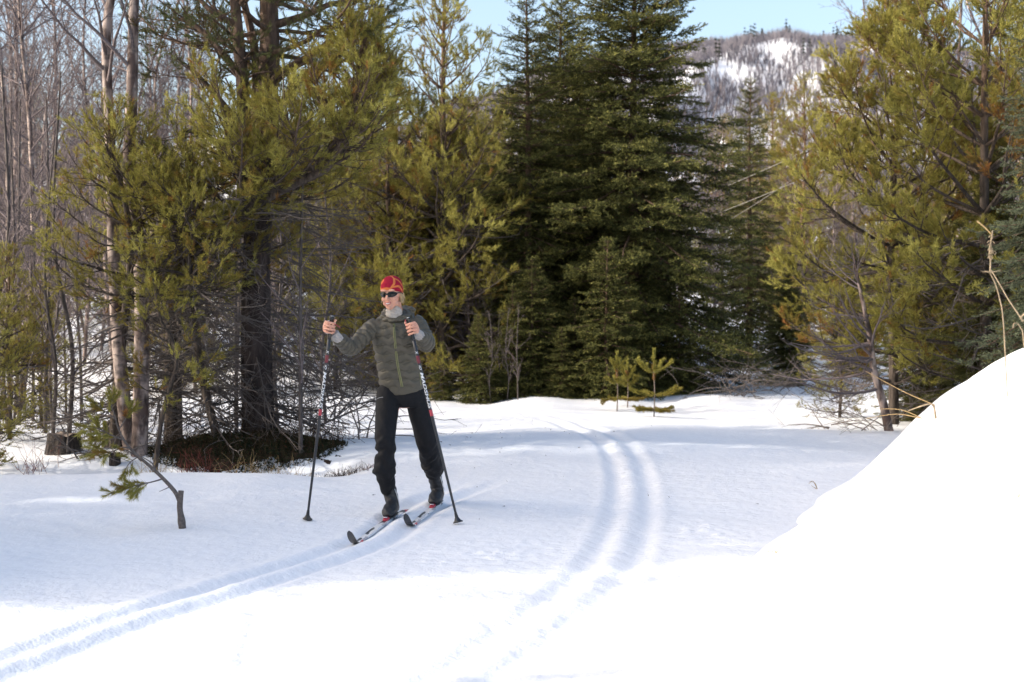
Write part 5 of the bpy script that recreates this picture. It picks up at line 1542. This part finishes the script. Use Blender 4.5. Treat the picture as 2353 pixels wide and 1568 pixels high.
# ---------- boots
def make_boot(sk, ytoe, z, t, shaft, label):
    toe = onto(sk, ytoe); T = np.array([toe[0], toe[1], z + .012]) - ORG
    S_ = Sh(); u = t
    rows = [(0.0, .020, .034, .018), (.03, .034, .047, .032), (.08, .045, .052, .045), (.13, .055, .052, .056), (.19, .055, .046, .056), (.245, .046, .040, .046), (.275, .038, .030, .036)]
    S_.loft([T + u * a + [0, 0, c] for a, c, w, h in rows], [w for *_, w, h in rows], [h for *_, h in rows], lat=np.cross([0, 0, 1.], u), n=18, S=18)
    ank = T + u * .20 + [0, 0, .07]
    S_.loft([ank, ank * .5 + shaft * .5 + u * .004, shaft], [.050, .051, .054], [.062, .060, .062], lat=np.cross([0, 0, 1.], u), n=12, S=18)
    S_.loft([T + u * .10 + [0, 0, .055], ank + [0, 0, .05]], [.038, .040], [.032, .036], lat=np.cross([0, 0, 1.], u), n=6)
    me = S_.fuse("boot", .0048, 4)
    displace(me, lambda co, no: .0022 * np.sin(co[:, 2] * 130 + co[:, 0] * 40) * np.sin(co[:, 0] * 90 + 1))
    b = link("boot", me, person, M['boot'])
    q = Sh(); q.loft([T + u * a + [0, 0, .0] for a in (-.004, .06, .13, .20, .28)], [.026, .043, .038, .034, .028], [.010] * 5, lat=np.cross([0, 0, 1.], u), n=14, S=12)
    link("sole", q.g.mesh("sole"), b, M['carbon'])
    lat = np.cross([0, 0, 1.], u)
    lat = lat if lat[0] > 0 else -lat
    g = Geo(); pts = [ank + lat * .050 + [0, -.02, .0], ank * .6 + shaft * .4 + lat * .052 + [0, -.022, 0], shaft + lat * .051 + [0, -.024, -.02]]
    g.tubes(spline(pts, 8)[None], np.full((1, 8), .0026), 5); link("piping", g.mesh("piping"), b, M['white'])
    return b
make_boot(SK1, 10.27, z1, t1, J(892, 1116, 10.47), "")
make_boot(SK2, 10.90, z2, t2, J(997, 1088, 11.02), "")

# ---------- hat, hair, glasses
H = Sh()
def sh(y): return -.26 * (y + .06)
rows = [(.030, .079, .098), (.045, .0825, .1015), (.070, .083, .102), (.095, .077, .095), (.118, .062, .077), (.134, .040, .050), (.1405, .016, .020)]
g = Geo(); aa = np.arange(40) * 2 * math.pi / 40; V_ = []
for z, rx, ry in [(.034, .073, .092), (.028, .077, .096)] + rows:
    k_ = sstep(.125, .03, z)
    V_.append(np.stack([rx * np.cos(aa), .012 + ry * np.sin(aa), z + k_ * sh(.012 + ry * np.sin(aa))], 1))
m_ = len(V_); i = np.arange(m_ * 40).reshape(m_, 40)
q = np.stack([i[:-1], np.roll(i, -1, 1)[:-1], np.roll(i, -1, 1)[1:], i[1:]], -1).reshape(-1, 4)
V_ = np.vstack(V_ + [[[0, .012, .143]]])
g.add(V_ * HS, quads=q, tris=[(i[-1, j], i[-1, (j + 1) % 40], m_ * 40) for j in range(40)])
hat = link("beanie", g.mesh("beanie"), person, M['hat'])
hat.matrix_parent_inverse = Matrix.Identity(4)
hat.location = HCn; hat.rotation_euler = Matrix(HR.tolist()).to_euler()
sb_ = hat.modifiers.new("s", 'SUBSURF'); sb_.levels = sb_.render_levels = 1
g = Geo()
n = 90
st = np.stack([np.full(n, .070) + rng.normal(0, .004, n), rng.uniform(-.005, .045, n), rng.uniform(-.02, .012, n)], 1)
Q, S_ = sprout(hds(st), np.tile(HR @ np.array([.12, .1, -1.0]), (n, 1)) + rng.normal(0, .12, (n, 3)), rng.uniform(.03, .055, n), np.full(n, .0038), rng, 5, -.1, .07, .5)
g.tubes(Q, S_, 4)
n = 30
st = np.stack([np.full(n, -.070) + rng.normal(0, .003, n), rng.uniform(.0, .03, n), rng.uniform(-.02, .01, n)], 1)
Q, S_ = sprout(hds(st), np.tile(HR @ np.array([-.1, .1, -1.0]), (n, 1)) + rng.normal(0, .15, (n, 3)), rng.uniform(.03, .05, n), np.full(n, .003), rng, 4, 0, .1, .5)
g.tubes(Q, S_, 4)
link("hair", g.mesh("hair"), person, M['hair'])
tube_part("earring", hds([(.076, .004, -.042), (.078, .006, -.052), (.076, .004, -.060)]), .003, M['silver'], person, n=6)
gl = empty("sunglasses_root") if False else None
frg = Geo(); lens = []
for s in (-1, 1):
    c = np.array([s * .0335, -.0965, .0045]); a_ = np.arange(28) * 2 * math.pi / 28
    ex = np.cos(a_) * .0325; ez = np.sin(a_) * .0185 * (1 - .12 * s * np.cos(a_))
    bow = 9.5 * (c[0] + ex) ** 2
    rim = np.stack([c[0] + ex, c[1] + bow, c[2] + ez + .08 * s * ex], 1)
    loop = np.vstack([rim, rim[:1]])
    frg.tubes(hds(loop)[None], np.full((1, 29), .0031), 6)
    ins = []
    for f in (1, .7, .35):
        e2 = ex * f; ins.append(np.stack([c[0] + e2, c[1] - .002 - .003 * (1 - f) + 9.5 * (c[0] + e2) ** 2, c[2] + ez * f + .08 * s * e2], 1))
    ctr = np.array([[c[0], c[1] - .0055 + 9.5 * c[0] ** 2, c[2]]])
    v = hds(np.vstack(ins + [ctr])); k = np.arange(84).reshape(3, 28)
    q = np.stack([k[:-1], np.roll(k, -1, 1)[:-1], np.roll(k, -1, 1)[1:], k[1:]], -1).reshape(-1, 4)
    lg = Geo(); lg.add(v, quads=q, tris=[(k[-1, j], k[-1, (j + 1) % 28], 84) for j in range(28)]); lens.append(lg.mesh("lens"))
    frg.tubes(hds(spline([(s * .062, -.058, .010), (s * .072, -.03, .012), (s * .077, .01, .008), (s * .076, .03, .0)], 12))[None], np.full((1, 12), .0036), 6)
frg.tubes(hds(spline([(-.008, -.0965, .008), (0, -.100, .010), (.008, -.0965, .008)], 8))[None], np.full((1, 8), .0034), 6)
fo = link("sunglasses", frg.mesh("sunglasses"), person, M['frame'])
for m in lens: link("lens", m, fo, M['lens'])

# ---------- wrist warmers, ring
for wr, el, hc in ((rwr, relb, cR), (lwr, lelb, cL)):
    w = Sh(); u = nrm(hc - wr)
    w.loft([wr - nrm(wr - el) * .055, wr, wr + u * .030, wr + u * .052], [.040, .037, .037, .036], [.038, .033, .030, .029], n=12, S=18, cap=.1)
    me = w.fuse("wrist_warmer", .0038, 2)
    displace(me, lambda co, no: .0016 * np.sin(co[:, 2] * 330 + co[:, 0] * 200))
    link("wrist_warmer", me, person, M['cuff'])

# ---------- poles
def make_pole(pr, label, hand_t, red_strap):
    top, bot = pr
    L = np.linalg.norm(top - bot); a = (top - bot) / L
    root = empty("ski_pole", tuple(bot), label, "ski pole", "the skier's pair of poles")
    y = np.array([0, 1.0, 0]); y = nrm(y - (y @ a) * a); x = np.cross(y, a)
    def pt(s): return a * s
    def cyl(name, s0, s1, r0, r1, mat, par=root, S=14, prof=None):
        ss = np.linspace(s0, s1, 8) if prof is None else np.array([p[0] for p in prof]); rr_ = np.linspace(r0, r1, 8) if prof is None else np.array([p[1] for p in prof])
        g = Geo(); g.tubes(np.array([[pt(q) for q in ss]]), rr_[None], S, cap=True); return link(name, g.mesh(name), par, mat)
    shaft = cyl("shaft", .04, L - .10, .0085, .0128, M['carbon'])
    cyl("grip", 0, 0, 0, 0, M['frame'], prof=[(L - .165, .0135), (L - .155, .0148), (L - .11, .0125), (L - .05, .0135), (L - .02, .0145), (L - .012, .0175), (L - .003, .018), (L, .013)])
    cyl("knob_cap", L - .001, L + .004, .0105, .009, M['white' if not red_strap else 'grey'])
    bk = Geo(); n_ = 18; an = np.arange(n_ + 1) * 2 * math.pi / n_
    # half basket: a flared cup with the wide side to the rear
    for sc_, zz, rr_ in ((1, .045, .012),): pass
    rings = []
    for h_, r_, ofs in ((.085, .0095, 0), (.05, .013, .002), (.028, .024, .008), (.018, .036, .014), (.012, .036, .014), (.020, .024, .008)):
        rings.append(np.array([pt(h_) + x * (r_ * math.cos(q)) + y * (r_ * .8 * math.sin(q) + ofs) for q in an[:-1]]))
    i = np.arange(len(rings) * n_).reshape(len(rings), n_)
    bk.add(np.concatenate(rings), quads=np.stack([i[:-1], np.roll(i, -1, 1)[:-1], np.roll(i, -1, 1)[1:], i[1:]], -1).reshape(-1, 4))
    link("basket", bk.mesh("basket"), root, M['carbon'])
    cyl("tip", -.01, .05, .003, .005, M['silver'])
    sR = lambda f: L * (1 - f)
    rad = lambda s: np.interp(s, [.04, L - .10], [.0085, .0128])
    cyl("red_band", sR(.478), sR(.448), rad(sR(.478)) + .0007, rad(sR(.448)) + .0007, M['red'], shaft)
    cyl("dark_red_band", sR(.222), sR(.185), rad(sR(.22)) + .0007, rad(sR(.19)) + .0007, plain("dark_red", (.12, .01, .02), .4, .5), shaft)
    # lettering wrapped on the shaft
    def wrap_text(txt, s_top, length, hgt, name, ang0):
        cu = bpy.data.curves.new(name, 'FONT'); cu.body = txt; cu.size = 1.0; cu.shear = .25; cu.offset = .022; cu.fill_mode = 'FRONT'; cu.resolution_u = 3
        o = bpy.data.objects.new("tmp", cu); COL.objects.link(o)
        dg = bpy.context.evaluated_depsgraph_get(); dg.update()
        me = bpy.data.meshes.new_from_object(o.evaluated_get(dg)); bpy.data.objects.remove(o); bpy.data.curves.remove(cu)
        bm = bmesh.new(); bm.from_mesh(me); bmesh.ops.triangulate(bm, faces=bm.faces)
        xs_ = [v.co.x for v in bm.verts]; x0_, x1_ = min(xs_), max(xs_); y1_ = max(v.co.y for v in bm.verts)
        for _ in range(3):
            es = [e for e in bm.edges if abs(e.verts[0].co.y - e.verts[1].co.y) > .14]
            if es: bmesh.ops.subdivide_edges(bm, edges=es, cuts=1); bmesh.ops.triangulate(bm, faces=bm.faces)
        for v in bm.verts:
            s = s_top - (v.co.x - x0_) / (x1_ - x0_) * length
            r_ = rad(s) + .0011
            th = ang0 + (v.co.y / y1_ - .5) * hgt / r_
            p = pt(s) + r_ * (math.sin(th) * x - math.cos(th) * y)
            v.co = p
        bm.to_mesh(me); bm.free()
        return link(name, me, shaft, M['white'])
    wrap_text("MADSHUS", sR(.265), L * .178, .0245, "lettering", .1)
    wrap_text("iO", sR(.232), L * .022, .015, "number_mark", .1)
    wrap_text("X", sR(.162), L * .016, .017, "cross_mark", .1)
    # strap
    ht = (hand_t - bot) @ a
    st_ = Geo(); sd = -1 if red_strap else 1
    c = pt(ht)
    st_.tubes(spline([c + a * .045 + x * 0 + y * .012, c + x * sd * .03 + y * .035 + a * .035, c + x * sd * .052 + y * .03 - a * .01, c + x * sd * .035 + y * .04 - a * .045, c + y * .016 - a * .05], 14)[None], np.full((1, 14), .006), 6)
    so = link("strap", st_.mesh("strap"), root, M['grey'])
    if red_strap:
        g = Geo(); g.tubes(spline([c + x * .018 - y * .028 + a * .035, c + x * .045 + a * .022 - y * .01, c + x * .065 + y * .02 + a * .004], 8)[None], np.full((1, 8), .003), 6)
        link("red_tab", g.mesh("red_tab"), so, M['red'])
    else:
        g = Geo(); g.tubes(spline([c - x * .022 - y * .006 + a * .075, c - x * .026 - y * .01 + a * .045, c - x * .024 - y * .012 + a * .02], 8)[None], np.full((1, 8), .004), 6)
        link("red_tab", g.mesh("red_tab"), so, M['red'])
make_pole(RP, "ski pole planted at the skier's left in the picture, below the raised arm", cR + ORG, True)
make_pole(LP, "ski pole in front of the skier's leg, white lettering facing the camera", cL + ORG, False)
